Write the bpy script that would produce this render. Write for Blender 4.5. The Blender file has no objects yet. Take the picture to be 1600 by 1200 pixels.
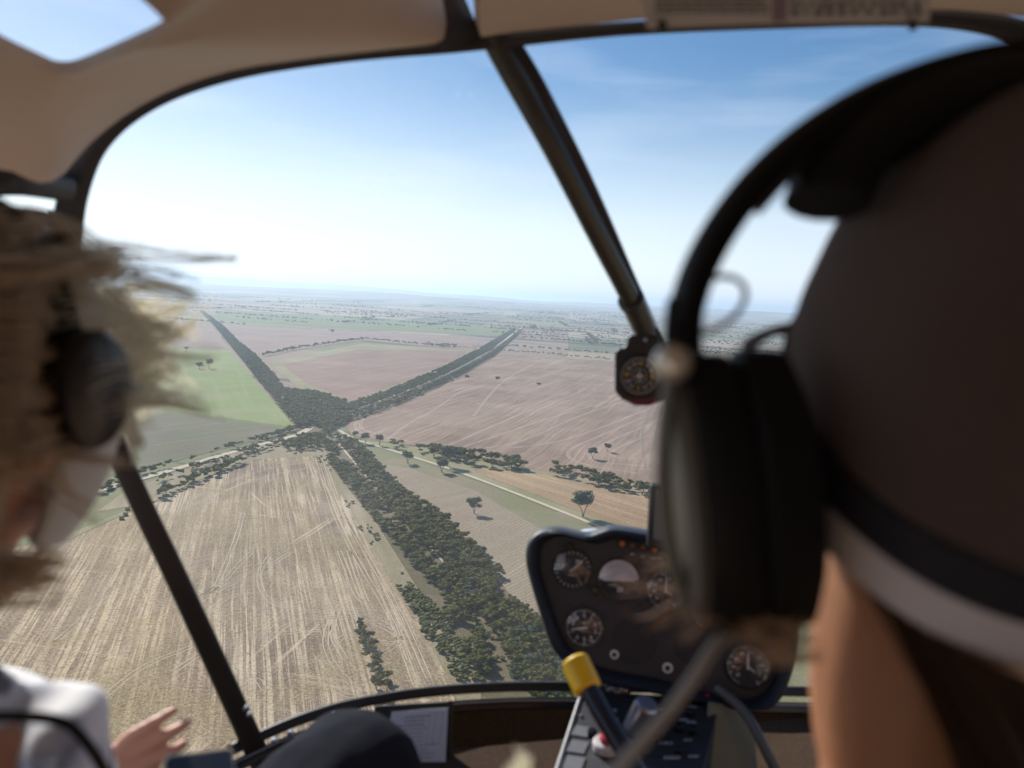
import bpy, bmesh, math, random
import numpy as np
from mathutils import Vector, Matrix, noise as mnoise
R = math.radians
PI = math.pi
rng = random.Random(7)
C = bpy.context.scene.collection
SC = bpy.context.scene

# ------------------------------------------------------------------ camera, sky, sun, exposure
H = 180.0                       # metres above the fields
PITCH, ROLL, FPX = R(6.23), R(3.22), 1600 * 28 / 36.0
FW = Vector((0, math.cos(PITCH), -math.sin(PITCH)))
UP0 = Vector((0, math.sin(PITCH), math.cos(PITCH)))
RT = Vector((1, 0, 0)) * math.cos(ROLL) + UP0 * math.sin(ROLL)
UP = Vector((-1, 0, 0)) * math.sin(ROLL) + UP0 * math.cos(ROLL)
cd = bpy.data.cameras.new('camera'); cam = bpy.data.objects.new('camera', cd); C.objects.link(cam)
m = Matrix((RT, UP, -FW)).transposed().to_4x4(); m.translation = (0, 0, H)
cam.matrix_world = m
cd.lens, cd.sensor_width, cd.clip_start, cd.clip_end = 28, 36, 0.02, 200000
cd.dof.use_dof = True; cd.dof.focus_distance = 20.0; cd.dof.aperture_fstop = 3.7
SC.camera = cam
SUN_AZ, SUN_EL = R(-36), R(32)          # azimuth from +Y, negative is left
w = bpy.data.worlds.new('World'); SC.world = w; w.use_nodes = True
nt = w.node_tree; bg = nt.nodes['Background']
sky = nt.nodes.new('ShaderNodeTexSky'); sky.sky_type = 'NISHITA'; sky.sun_disc = False
sky.sun_elevation = SUN_EL; sky.sun_rotation = SUN_AZ
sky.altitude = 180; sky.air_density = 1.0; sky.dust_density = .35; sky.ozone_density = 2.0
# thin high cloud veil low in the sky
tcw = nt.nodes.new('ShaderNodeTexCoord'); mpw = nt.nodes.new('ShaderNodeMapping'); mpw.inputs['Scale'].default_value = (1.5, 1.5, 9)
nzw = nt.nodes.new('ShaderNodeTexNoise'); nzw.inputs['Scale'].default_value = 2.2; nzw.inputs['Detail'].default_value = 5
rpw = nt.nodes.new('ShaderNodeMapRange'); rpw.inputs[1].default_value = .48; rpw.inputs[2].default_value = .75; rpw.inputs[4].default_value = .2
mxw = nt.nodes.new('ShaderNodeMixRGB'); mxw.inputs[2].default_value = (7.5, 8, 8.8, 1)
nt.links.new(tcw.outputs['Generated'], mpw.inputs[0]); nt.links.new(mpw.outputs[0], nzw.inputs['Vector'])
nt.links.new(nzw.outputs[0], rpw.inputs[0]); nt.links.new(rpw.outputs[0], mxw.inputs[0])
sxw = nt.nodes.new('ShaderNodeSeparateXYZ'); nt.links.new(tcw.outputs['Generated'], sxw.inputs[0])
hzw = nt.nodes.new('ShaderNodeMapRange'); hzw.interpolation_type = 'SMOOTHSTEP'; hzw.inputs[1].default_value = -.02; hzw.inputs[2].default_value = .29; hzw.inputs[3].default_value = .8; hzw.inputs[4].default_value = 0
nt.links.new(sxw.outputs[2], hzw.inputs[0])
hsw = nt.nodes.new('ShaderNodeHueSaturation'); hsw.inputs['Saturation'].default_value = 1.3; hsw.inputs['Value'].default_value = .66; nt.links.new(sky.outputs[0], hsw.inputs['Color'])
mhw = nt.nodes.new('ShaderNodeMixRGB'); mhw.inputs[2].default_value = (7.4, 7.9, 8.5, 1); nt.links.new(hzw.outputs[0], mhw.inputs[0]); nt.links.new(hsw.outputs[0], mhw.inputs[1])
nt.links.new(mhw.outputs[0], mxw.inputs[1]); nt.links.new(mxw.outputs[0], bg.inputs[0])
bg.inputs[1].default_value = 0.105
sl = bpy.data.lights.new('sun', 'SUN'); sl.energy = 4.6; sl.angle = R(0.53); sl.color = (1, .95, .87)
so = bpy.data.objects.new('sun', sl); C.objects.link(so)
SUND = Vector((math.sin(SUN_AZ) * math.cos(SUN_EL), math.cos(SUN_AZ) * math.cos(SUN_EL), math.sin(SUN_EL)))
so.rotation_euler = (-SUND).to_track_quat('-Z', 'Y').to_euler(); so.location = (0, 0, 400)
SC.view_settings.view_transform = 'Standard'; SC.view_settings.look = 'None'
SC.view_settings.exposure = 0.48; SC.view_settings.gamma = 1
try:
    SC.cycles.volume_bounces = 1; SC.cycles.max_bounces = 8; SC.cycles.transparent_max_bounces = 24
except Exception: pass

# ------------------------------------------------------------------ pixel rays and helpers
def P(px, py, d):               # cabin point (relative to the cabin origin) seen at px,py at depth d
    return (FW + RT * ((px - 800) / FPX) - UP * ((py - 600) / FPX)) * d
def G(px, py, z=0.0):           # ground point
    v = FW + RT * ((px - 800) / FPX) - UP * ((py - 600) / FPX)
    t = (z - H) / v.z
    return Vector((v.x * t, v.y * t, z))
def toPx(p):                    # world -> picture
    q = Vector(p) - Vector((0, 0, H)); d = q.dot(FW)
    if d <= 0: return (-9999, -9999, d)
    return (800 + FPX * q.dot(RT) / d, 600 - FPX * q.dot(UP) / d, d)
def gdir(a, b):
    d = (G(*b) - G(*a)); return math.atan2(d.y, d.x)

def tag(o, label=None, cat=None, group=None, kind=None):
    if label: o['label'] = label
    if cat: o['category'] = cat
    if group: o['group'] = group
    if kind: o['kind'] = kind
    return o
def empty(name, loc, label=None, cat=None, group=None):
    o = bpy.data.objects.new(name, None); C.objects.link(o); o.location = loc; o.empty_display_size = .1
    return tag(o, label, cat, group)
class MB:
    def __init__(s): s.v = []; s.f = []; s.m = []
    def add(s, vs, fs, mi=0):
        n = len(s.v); s.v += [tuple(x) for x in vs]
        for f in fs: s.f.append([n + i for i in f]); s.m.append(mi)
        return s
    def tube(s, path, rad, sides=10, mi=0, flat=1.0, ref=None, caps=True, sq=False):
        path = [Vector(p) for p in path]; n = len(path)
        if not isinstance(rad, (list, tuple)): rad = [rad] * n
        rings = []; a = None
        for i, p in enumerate(path):
            t = (path[min(i + 1, n - 1)] - path[max(i - 1, 0)]).normalized()
            if ref is not None:
                rf = (p if ref == 'view' else Vector(ref)).normalized()
                a = t.cross(rf).normalized(); b = t.cross(a).normalized()
            else:
                if a is None: a = t.orthogonal().normalized()
                a = (a - t * a.dot(t)).normalized(); b = t.cross(a).normalized()
            r = rad[i]; ring = []
            for k in range(sides):
                th = 2 * PI * k / sides; c, sn = math.cos(th), math.sin(th)
                if sq:
                    c = math.copysign(abs(c) ** .4, c); sn = math.copysign(abs(sn) ** .4, sn)
                ring.append(p + a * (c * r) + b * (sn * r * flat))
            rings.append(ring)
        n0 = [x for r_ in rings for x in r_]
        fs = [[i * sides + k, i * sides + (k + 1) % sides, (i + 1) * sides + (k + 1) % sides, (i + 1) * sides + k]
              for i in range(n - 1) for k in range(sides)]
        if caps: fs += [list(range(sides))[::-1], [(n - 1) * sides + k for k in range(sides)]]
        return s.add(n0, fs, mi)
    def cyl(s, a, b, r, sides=24, mi=0, r2=None, bev=0.0):
        a, b = Vector(a), Vector(b); r2 = r if r2 is None else r2
        if bev:
            t = (b - a).normalized() * bev
            return s.tube([a, a + t * .01, a + t, b - t, b - t * .01, b], [r - bev, r - bev, r, r2, r2 - bev, r2 - bev], sides, mi)
        return s.tube([a, b], [r, r2], sides, mi)
    def prism(s, pts, nrm, th, mi=0):
        pts = [Vector(p) for p in pts]; n = len(pts); o = Vector(nrm).normalized() * th
        return s.add(pts + [p - o for p in pts], [list(range(n)), [n + i for i in range(n)][::-1]] +
                     [[i, n + i, n + (i + 1) % n, (i + 1) % n] for i in range(n)], mi)
    def ball(s, c, r, seg=16, rings=10, mi=0, M=None, fn=None):
        c = Vector(c); r = Vector(r) if hasattr(r, '__len__') else Vector((r, r, r))
        vs = []; fs = []
        for i in range(rings + 1):
            ph = PI * i / rings
            for k in range(seg):
                th = 2 * PI * k / seg
                q = Vector((math.sin(ph) * math.cos(th), math.sin(ph) * math.sin(th), math.cos(ph)))
                if fn: q = fn(q)
                q = Vector((q.x * r.x, q.y * r.y, q.z * r.z))
                if M: q = M @ q
                vs.append(c + q)
        for i in range(rings):
            for k in range(seg):
                fs.append([i * seg + k, (i + 1) * seg + k, (i + 1) * seg + (k + 1) % seg, i * seg + (k + 1) % seg])
        return s.add(vs, fs, mi)
    def grid(s, rows, mi=0, closed=False):
        n = len(rows[0]); vs = [p for r_ in rows for p in r_]
        fs = [[i * n + k, i * n + (k + 1) % n, (i + 1) * n + (k + 1) % n, (i + 1) * n + k]
              for i in range(len(rows) - 1) for k in range(n if closed else n - 1)]
        return s.add(vs, fs, mi)
    def build(s, name, mats, parent=None, smooth=True, bevel=0, solid=0, subs=0, merge=1e-6):
        me = bpy.data.meshes.new(name); me.from_pydata(s.v, [], s.f)
        mats = mats if isinstance(mats, (list, tuple)) else [mats]
        for x in mats: me.materials.append(x)
        me.polygons.foreach_set('material_index', s.m)
        bm = bmesh.new(); bm.from_mesh(me)
        if merge: bmesh.ops.remove_doubles(bm, verts=bm.verts, dist=merge)
        bmesh.ops.recalc_face_normals(bm, faces=bm.faces)
        bm.to_mesh(me); bm.free()
        me.polygons.foreach_set('use_smooth', [smooth] * len(me.polygons)); me.update()
        if smooth:
            try: me.set_sharp_from_angle(angle=R(40))
            except Exception: pass
        o = bpy.data.objects.new(name, me); C.objects.link(o)
        if solid:
            q = o.modifiers.new('solid', 'SOLIDIFY'); q.thickness = solid; q.offset = 0
        if bevel:
            q = o.modifiers.new('bevel', 'BEVEL'); q.width = bevel; q.segments = 3; q.limit_method = 'ANGLE'
        if subs:
            q = o.modifiers.new('sub', 'SUBSURF'); q.levels = q.render_levels = subs
        if parent is not None: o.parent = parent
        return o
def chaikin(pts, n=2, closed=False):
    pts = [Vector(p) for p in pts]
    for _ in range(n):
        o = [] if closed else [pts[0]]
        for i in range(len(pts) - (0 if closed else 1)):
            a, b = pts[i], pts[(i + 1) % len(pts)]
            o += [a * .75 + b * .25, a * .25 + b * .75]
        if not closed: o.append(pts[-1])
        pts = o
    return pts
def resample(pts, n):
    pts = [Vector(p) for p in pts]; L = [0]
    for a, b in zip(pts, pts[1:]): L.append(L[-1] + (b - a).length)
    out = []; j = 0
    for i in range(n):
        t = L[-1] * i / (n - 1)
        while j < len(pts) - 2 and L[j + 1] < t: j += 1
        k = (t - L[j]) / max(1e-9, L[j + 1] - L[j]); out.append(pts[j].lerp(pts[j + 1], min(1, k)))
    return out
def inpoly(x, y, poly):
    c = False; n = len(poly)
    for i in range(n):
        x1, y1 = poly[i][:2]; x2, y2 = poly[i - 1][:2]
        if (y1 > y) != (y2 > y) and x < (x2 - x1) * (y - y1) / (y2 - y1) + x1: c = not c
    return c

# ------------------------------------------------------------------ materials
def newmat(name):
    mt = bpy.data.materials.new(name); mt.use_nodes = True
    n = mt.node_tree.nodes; b = n['Principled BSDF']; return mt, n, mt.node_tree.links, b
def col(c): return (c[0], c[1], c[2], 1)
def mat(name, c, rough=.6, metal=0, var=.12, scale=40, bump=0.0, spec=.5, sheen=0, coord='Object', sss=0):
    mt, n, l, b = newmat(name)
    tc = n.new('ShaderNodeTexCoord'); nz = n.new('ShaderNodeTexNoise'); nz.inputs['Scale'].default_value = scale; nz.inputs['Detail'].default_value = 6
    l.new(tc.outputs[coord], nz.inputs['Vector'])
    mx = n.new('ShaderNodeMixRGB')
    mx.inputs[1].default_value = col([x * (1 - var) for x in c]); mx.inputs[2].default_value = col([min(1, x * (1 + var)) for x in c])
    l.new(nz.outputs[0], mx.inputs[0]); l.new(mx.outputs[0], b.inputs['Base Color'])
    mr = n.new('ShaderNodeMapRange'); mr.inputs[3].default_value = max(0, rough - .08); mr.inputs[4].default_value = min(1, rough + .08)
    l.new(nz.outputs[0], mr.inputs[0]); l.new(mr.outputs[0], b.inputs['Roughness'])
    b.inputs['Metallic'].default_value = metal; b.inputs['Specular IOR Level'].default_value = spec
    if sheen: b.inputs['Sheen Weight'].default_value = sheen
    if sss:
        b.inputs['Subsurface Weight'].default_value = sss; b.inputs['Subsurface Radius'].default_value = (.02, .008, .004); b.inputs['Subsurface Scale'].default_value = .5
    if bump:
        bp = n.new('ShaderNodeBump'); bp.inputs['Strength'].default_value = bump; bp.inputs['Distance'].default_value = .002
        n2 = n.new('ShaderNodeTexNoise'); n2.inputs['Scale'].default_value = scale * 6; l.new(tc.outputs[coord], n2.inputs['Vector'])
        l.new(n2.outputs[0], bp.inputs['Height']); l.new(bp.outputs[0], b.inputs['Normal'])
    return mt
def mathn(n, l, op, a, b=None, c=None):
    q = n.new('ShaderNodeMath'); q.operation = op
    for i, x in enumerate((a, b, c)):
        if x is None: continue
        if isinstance(x, (int, float)): q.inputs[i].default_value = x
        else: l.new(x, q.inputs[i])
    return q.outputs[0]
def mixc(n, l, f, a, b):
    q = n.new('ShaderNodeMixRGB')
    for i, x in enumerate((f, a, b)):
        if isinstance(x, (int, float)): q.inputs[i].default_value = x
        elif isinstance(x, tuple): q.inputs[i].default_value = col(x)
        else: l.new(x, q.inputs[i])
    return q.outputs[0]
def noisen(n, l, vec, scale, detail=4, rough=.55, dist=0):
    q = n.new('ShaderNodeTexNoise'); q.inputs['Scale'].default_value = scale; q.inputs['Detail'].default_value = detail
    q.inputs['Roughness'].default_value = rough; q.inputs['Distortion'].default_value = dist; l.new(vec, q.inputs['Vector']); return q.outputs[0]
def ramp(n, l, f, lo, hi):
    q = n.new('ShaderNodeMapRange'); q.inputs[1].default_value = lo; q.inputs[2].default_value = hi; l.new(f, q.inputs[0]); return q.outputs[0]
def mapn(n, l, vec, rot=0, sc=(1, 1, 1)):
    a = n.new('ShaderNodeMapping'); a.inputs['Rotation'].default_value = (0, 0, rot); l.new(vec, a.inputs[0])
    b = n.new('ShaderNodeMapping'); b.inputs['Scale'].default_value = sc; l.new(a.outputs[0], b.inputs[0]); return b.outputs[0]
def field_mat(name, soil, straw, ang, period=9, stripe=.8, patch=None, patch_amt=.4, lines2=None, fine=None, wob=0.0, thr=(.42, .62)):
    """ploughed / stubble field: rows run along ang (world radians)"""
    mt, n, l, b = newmat(name)
    geo = n.new('ShaderNodeNewGeometry'); pos = geo.outputs['Position']
    if wob:
        wn = n.new('ShaderNodeTexNoise'); wn.inputs['Scale'].default_value = .006; l.new(pos, wn.inputs['Vector'])
        vm = n.new('ShaderNodeVectorMath'); vm.operation = 'MULTIPLY_ADD'; vm.inputs[1].default_value = (wob, wob, 0); l.new(wn.outputs['Color'], vm.inputs[0]); l.new(pos, vm.inputs[2]); pos2 = vm.outputs[0]
    else: pos2 = pos
    v = mapn(n, l, pos2, -ang, (1 / (period * 55), 1 / period, 1))
    s1 = ramp(n, l, noisen(n, l, v, 1.0, 3, .7), *thr)
    v2 = mapn(n, l, pos2, -ang, (1 / (period * 60), 1 / (period * 4.5), 1))
    s2 = noisen(n, l, v2, 1.0, 3, .6)
    s = mathn(n, l, 'MULTIPLY', s1, ramp(n, l, s2, .3, .65))
    big = noisen(n, l, pos, .006, 5, .6)
    f = mathn(n, l, 'MULTIPLY_ADD', ramp(n, l, big, .4, .62), .42, mathn(n, l, 'MULTIPLY', s, stripe))
    c = mixc(n, l, mathn(n, l, 'MINIMUM', f, 1.0), soil, straw)
    if patch: c = mixc(n, l, mathn(n, l, 'MULTIPLY', ramp(n, l, noisen(n, l, pos, .011, 5, .65, .6), .46, .62), patch_amt), c, patch)
    if lines2:
        for a2, seed, amt in lines2:
            q = n.new('ShaderNodeMapping'); q.inputs['Location'].default_value = (seed * 91.3, seed * 37.1, 0); l.new(pos, q.inputs[0])
            vv = mapn(n, l, q.outputs[0], -a2, (1 / 260, 1 / 5.0, 1))
            ln = ramp(n, l, noisen(n, l, vv, 1, 2, .6, .3), .62, .68)
            mk = ramp(n, l, noisen(n, l, q.outputs[0], .012, 2), .5, .6)
            c = mixc(n, l, mathn(n, l, 'MULTIPLY', mathn(n, l, 'MULTIPLY', ln, mk), amt), c, straw)
    if fine:
        w_ = n.new('ShaderNodeTexWave'); w_.inputs['Scale'].default_value = 1.0; w_.inputs['Distortion'].default_value = 2.0; w_.inputs['Detail'].default_value = 2; w_.inputs['Detail Scale'].default_value = .4
        w_.bands_direction = 'Y'; l.new(mapn(n, l, pos2, -ang, (.1 / fine, .33 / fine, 1)), w_.inputs['Vector'])
        c = mixc(n, l, mathn(n, l, 'MULTIPLY', w_.outputs['Fac'], .5), c, tuple(x * .62 for x in soil))
    g = noisen(n, l, pos, .55, 6, .75)
    c = mixc(n, l, mathn(n, l, 'MULTIPLY', ramp(n, l, g, .48, .66), .7), c, tuple(x * .5 for x in soil))
    g2 = noisen(n, l, pos, .9, 4, .7)
    c = mixc(n, l, mathn(n, l, 'MULTIPLY', ramp(n, l, g2, .52, .68), .5), c, tuple(min(1, x * 1.25) for x in straw))
    l.new(c, b.inputs['Base Color']); b.inputs['Roughness'].default_value = .95; b.inputs['Specular IOR Level'].default_value = .1
    return mt

# ------------------------------------------------------------------ the land
def ground_sheet(name, poly_px, z, mt, step=None):
    pts = [G(x, y, z) for x, y in poly_px]
    me = bpy.data.meshes.new(name); bm = bmesh.new()
    vs = [bm.verts.new(p) for p in pts]; f = bm.faces.new(vs); bmesh.ops.triangulate(bm, faces=[f])
    bmesh.ops.recalc_face_normals(bm, faces=bm.faces)
    for f in bm.faces:
        if f.normal.z < 0: f.normal_flip()
    bm.to_mesh(me); bm.free(); me.materials.append(mt)
    o = bpy.data.objects.new(name, me); C.objects.link(o); o['kind'] = 'structure'; return o

# far patchwork ground
mt, n, l, b = newmat('farmland'); geo = n.new('ShaderNodeNewGeometry'); pos = geo.outputs['Position']
BA0 = gdir((815, 512), (1010, 526)); GA = gdir((620, 628), (815, 514))        # direction of the road running away to the right
def cells(sx, sy, rot, seed):
    v = mapn(n, l, pos, -rot, (1 / sx, 1 / sy, 0))
    sp = n.new('ShaderNodeSeparateXYZ'); l.new(v, sp.inputs[0])
    fy = mathn(n, l, 'FLOOR', sp.outputs[1]); wn = n.new('ShaderNodeTexWhiteNoise'); wn.noise_dimensions = '1D'; l.new(mathn(n, l, 'ADD', fy, seed), wn.inputs['W'])
    fx = mathn(n, l, 'FLOOR', mathn(n, l, 'ADD', sp.outputs[0], mathn(n, l, 'MULTIPLY', wn.outputs['Value'], 5)))
    cb = n.new('ShaderNodeCombineXYZ'); l.new(fx, cb.inputs[0]); l.new(fy, cb.inputs[1]); cb.inputs[2].default_value = seed
    w2 = n.new('ShaderNodeTexWhiteNoise'); l.new(cb.outputs[0], w2.inputs['Vector']); return w2.outputs['Value']
cr = n.new('ShaderNodeValToRGB'); cr.color_ramp.interpolation = 'CONSTANT'
els = [(0, (.30, .22, .17)), (.16, (.36, .28, .20)), (.3, (.17, .19, .085)), (.42, (.27, .19, .155)), (.55, (.22, .22, .11)), (.66, (.40, .33, .23)), (.8, (.24, .17, .14)), (.9, (.13, .14, .08))]
cr.color_ramp.elements[0].position = 0; cr.color_ramp.elements[0].color = col(els[0][1])
cr.color_ramp.elements[1].position = els[1][0]; cr.color_ramp.elements[1].color = col(els[1][1])
for p_, c_ in els[2:]:
    e = cr.color_ramp.elements.new(p_); e.color = col(c_)
l.new(cells(1100, 520, GA, 3.0), cr.inputs[0])
c = cr.outputs[0]
c = mixc(n, l, mathn(n, l, 'MULTIPLY', ramp(n, l, noisen(n, l, pos, .004, 6, .7), .4, .65), .5), c, (.30, .25, .17))
scr = ramp(n, l, noisen(n, l, mapn(n, l, pos, -BA0, (1 / 1300, 1 / 240, 1)), 1, 6, .75), .53, .58)   # far scrub patches
c = mixc(n, l, mathn(n, l, 'MULTIPLY', scr, .85), c, (.055, .068, .035))
g = noisen(n, l, pos, .4, 5, .7); c = mixc(n, l, mathn(n, l, 'MULTIPLY', ramp(n, l, g, .45, .7), .45), c, (.13, .12, .06))
l.new(c, b.inputs['Base Color']); b.inputs['Roughness'].default_value = .95; b.inputs['Specular IOR Level'].default_value = .1
M_land = mt
# ground sheet with real relief towards the horizon (low ridges)
mb = MB(); ys = [-4000, -1500, 0, 1500, 3000, 5000, 7000, 9000, 11000, 13000, 15000, 17000, 19000, 21000, 23000, 25000, 27000, 30000, 34000, 40000, 50000]
rows = []
for y in ys:
    row = []
    for i in range(121):
        x = (i - 60) / 60 * (6000 + 1.0 * max(0, y + 4000))
        a = max(0, min(1, (y - 9000) / 16000))
        h = a * (115 + 200 * mnoise.noise(Vector((x / 5200, y / 4200, 1.7))) + 55 * mnoise.noise(Vector((x / 1700, y / 2600, 5))))
        h = max(0, h) + a * 150 * max(0, min(1, (-x / max(y, 1) - .08) / .4))
        h = min(400, h) * (1 if y < 40000 else .5)
        row.append((x, y, h))
    rows.append(row)
mb.grid(rows); o = mb.build('ground', M_land, merge=0); tag(o, kind='structure')

ROWS_A = gdir((400, 1000), (396, 740))
MA = field_mat('stubble', (.165, .112, .076), (.57, .455, .305), ROWS_A, 2.1, 1.0, (.31, .245, .125), .6,
               [(ROWS_A + .25, 1, .7), (ROWS_A - .5, 2, .7), (ROWS_A + 1.1, 3, .6), (ROWS_A - 1.2, 5, .5)], wob=3, thr=(.46, .57))
M_mauve = field_mat('fallow soil', (.19, .125, .088), (.43, .32, .23), gdir((640, 690), (870, 600)), 4.5, .8, (.30, .20, .155), .4, [(gdir((640, 690), (790, 660)), 4, .5), (gdir((700, 690), (830, 590)), 6, .6)], wob=25)
M_mauve2 = field_mat('red fallow soil', (.21, .125, .09), (.37, .26, .20), gdir((450, 610), (700, 565)), 5, .8, (.24, .15, .12), .4, wob=10)
M_mauve3 = field_mat('grey fallow soil', (.26, .18, .15), (.36, .27, .22), gdir((420, 550), (560, 530)), 9, .5, (.31, .24, .18), .4)
M_green = field_mat('young crop', (.19, .245, .065), (.27, .32, .12), gdir((460, 668), (345, 520)), 7, .6, (.34, .28, .19), .5, [(gdir((460, 668), (345, 520)), 9, .5)])
M_dkgreen = field_mat('weedy fallow', (.13, .12, .075), (.22, .20, .12), gdir((230, 690), (450, 660)), 8, .8, (.13, .17, .06), .6)
M_pale = field_mat('dry grass', (.25, .22, .12), (.40, .35, .22), gdir((545, 690), (900, 808)), 8, .4, (.20, .22, .09), .7)
M_grn2 = field_mat('thin green pasture', (.215, .185, .11), (.30, .26, .165), gdir((545, 690), (900, 808)), 9, .4, (.18, .195, .085), .8)
M_orange = field_mat('orange stubble', (.27, .165, .09), (.50, .36, .22), gdir((720, 725), (1000, 815)), 4, 1.0, (.34, .28, .15), .4)
M_ripple = field_mat('contour ploughed soil', (.29, .23, .155), (.42, .35, .25), gdir((700, 830), (830, 790)), 9, .5, (.27, .19, .15), .5, fine=3.7, wob=40)
M_road = field_mat('dirt road', (.50, .42, .30), (.62, .54, .41), 0, 3, .6)
M_verge = field_mat('verge', (.25, .205, .125), (.42, .35, .24), gdir((505, 700), (720, 1065)), 6, .5, (.20, .195, .085), .5)
M_farg = field_mat('far pasture', (.15, .19, .075), (.20, .23, .10), GA, 20, .4, (.27, .23, .14), .4)

fields = [
 ('field', [(-900, 1350), (-500, 930), (60, 850), (250, 783), (330, 745), (385, 722), (420, 716), (490, 713), (510, 730), (548, 800), (600, 885), (650, 965), (700, 1060), (760, 1190), (850, 1500), (-300, 1900)], .30, MA),
 ('field', [(395, 556), (345, 507), (420, 512), (500, 514), (640, 520), (770, 530), (720, 546), (570, 532)], .30, M_mauve3),
 ('field', [(340, 500), (330, 488), (520, 492), (800, 512), (812, 514), (790, 526), (690, 521), (500, 512)], .30, M_farg),
 ('field', [(418, 566), (570, 536), (640, 541), (745, 548), (700, 575), (600, 612), (550, 632), (505, 618), (470, 608)], .30, M_pale),
 ('field', [(440, 570), (560, 546), (730, 549), (695, 572), (600, 608), (548, 628), (515, 612), (480, 600)], .45, M_mauve2),
 ('field', [(538, 660), (640, 622), (700, 594), (765, 552), (1010, 568), (1300, 590), (1700, 640), (1700, 830), (1300, 800), (1010, 757), (860, 738), (700, 703), (600, 690), (550, 680)], .30, M_mauve),
 ('field', [(300, 500), (333, 510), (360, 545), (130, 540), (60, 510)], .30, M_mauve3),
 ('field', [(130, 541), (358, 546), (462, 668), (400, 660), (235, 636), (20, 610)], .30, M_green),
 ('field', [(20, 611), (235, 638), (400, 662), (470, 672), (430, 682), (330, 706), (220, 734), (-200, 820), (-500, 700)], .30, M_dkgreen),
 ('field', [(545, 686), (600, 692), (700, 705), (860, 738), (1010, 772), (1400, 870), (1400, 1000), (1020, 850), (900, 806), (700, 730)], .15, M_pale),
 ('field', [(735, 730), (850, 742), (1010, 775), (1400, 872), (1400, 960), (1015, 835), (900, 796), (770, 748)], .30, M_orange),
 ('field', [(540, 690), (700, 736), (900, 812), (1020, 856), (1400, 1010), (1400, 1300), (870, 1080), (800, 900), (640, 770), (585, 735)], .15, M_grn2),
 ('field', [(575, 722), (640, 732), (740, 765), (800, 800), (860, 835), (1100, 930), (1100, 1200), (930, 1120), (850, 1000), (760, 880), (690, 810), (630, 760)], .30, M_ripple),
 ('verge', [(480, 700), (548, 690), (600, 760), (800, 960), (900, 1060), (1000, 1300), (800, 1300), (700, 1060), (640, 950), (540, 790), (500, 716)], .12, M_verge),
 ('verge', [(150, 800), (200, 765), (380, 700), (480, 680), (520, 705), (490, 713), (400, 718), (330, 745), (250, 783)], .17, M_verge),
]
M_floor = field_mat('scrub floor', (.13, .105, .06), (.26, .21, .13), 0, 6, .5, (.08, .085, .035), .7)
fields += [
 ('scrub_floor', [(503, 682), (548, 690), (572, 708), (595, 735), (640, 778), (690, 808), (735, 850), (770, 893), (800, 925), (840, 975), (870, 1015), (905, 1052), (930, 1130), (750, 1130), (752, 1060), (700, 985), (650, 915), (590, 820), (545, 765), (515, 725)], .21, M_floor),
 ('scrub_floor', [(333, 507), (345, 507), (372, 535), (398, 556), (420, 580), (447, 612), (492, 615), (545, 632), (556, 646), (540, 664), (520, 668), (516, 684), (440, 696), (462, 669), (425, 622), (385, 572)], .36, M_floor),
 ('scrub_floor', [(545, 634), (610, 612), (690, 577), (750, 546), (800, 515), (816, 518), (772, 557), (705, 595), (630, 630), (545, 660)], .47, M_floor),
]
for nm, poly, z, mt_ in fields: ground_sheet(nm, poly, z, mt_)

def ribbon(name, pts_px, width, z, mt_, parent=None, kind='structure'):
    pts = [G(x, y, z) for x, y in pts_px]; pts = chaikin(pts, 2)
    L, Rr = [], []
    for i, p in enumerate(pts):
        t = (pts[min(i + 1, len(pts) - 1)] - pts[max(0, i - 1)]); t.z = 0; t.normalize(); s = Vector((-t.y, t.x, 0)) * width / 2
        s *= 1 + .18 * mnoise.noise(p * .02)
        L.append(p + s); Rr.append(p - s)
    q = MB().grid([L, Rr]).build(name, mt_, merge=0); tag(q, kind=kind); return q
ribbon('road', [(-100, 850), (120, 776), (225, 746), (280, 731), (330, 716), (390, 698), (440, 687), (475, 675), (490, 664), (520, 650), (620, 617), (700, 584), (760, 552), (815, 512)], 9, .49, M_road)
ribbon('road', [(530, 672), (552, 686), (620, 706), (700, 731), (800, 768), (895, 806), (1020, 855), (1300, 960)], 5.0, .49, M_road)
ribbon('road', [(545, 655), (490, 664), (460, 640), (400, 575), (335, 507), (312, 486)], 5, .49, M_road)
ribbon('dirt_track', [(527, 690), (560, 730), (600, 775), (650, 830), (700, 885), (740, 930), (790, 985), (800, 1010), (840, 1080)], 2.2, .49, M_road)
ribbon('dirt_track', [(860, 985), (880, 1010), (890, 1040), (930, 1100)], 3, .49, M_road)
ribbon('dirt_track', [(520, 645), (500, 620), (470, 595), (430, 573), (417, 566)], 7, .49, M_pale)
ribbon('dirt_track', [(700, 600), (770, 603), (830, 607), (880, 613)], 5, .49, M_pale)
ribbon('dirt_track', [(380, 722), (300, 752), (240, 782), (160, 815), (60, 865)], 5, .49, M_pale)
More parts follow.
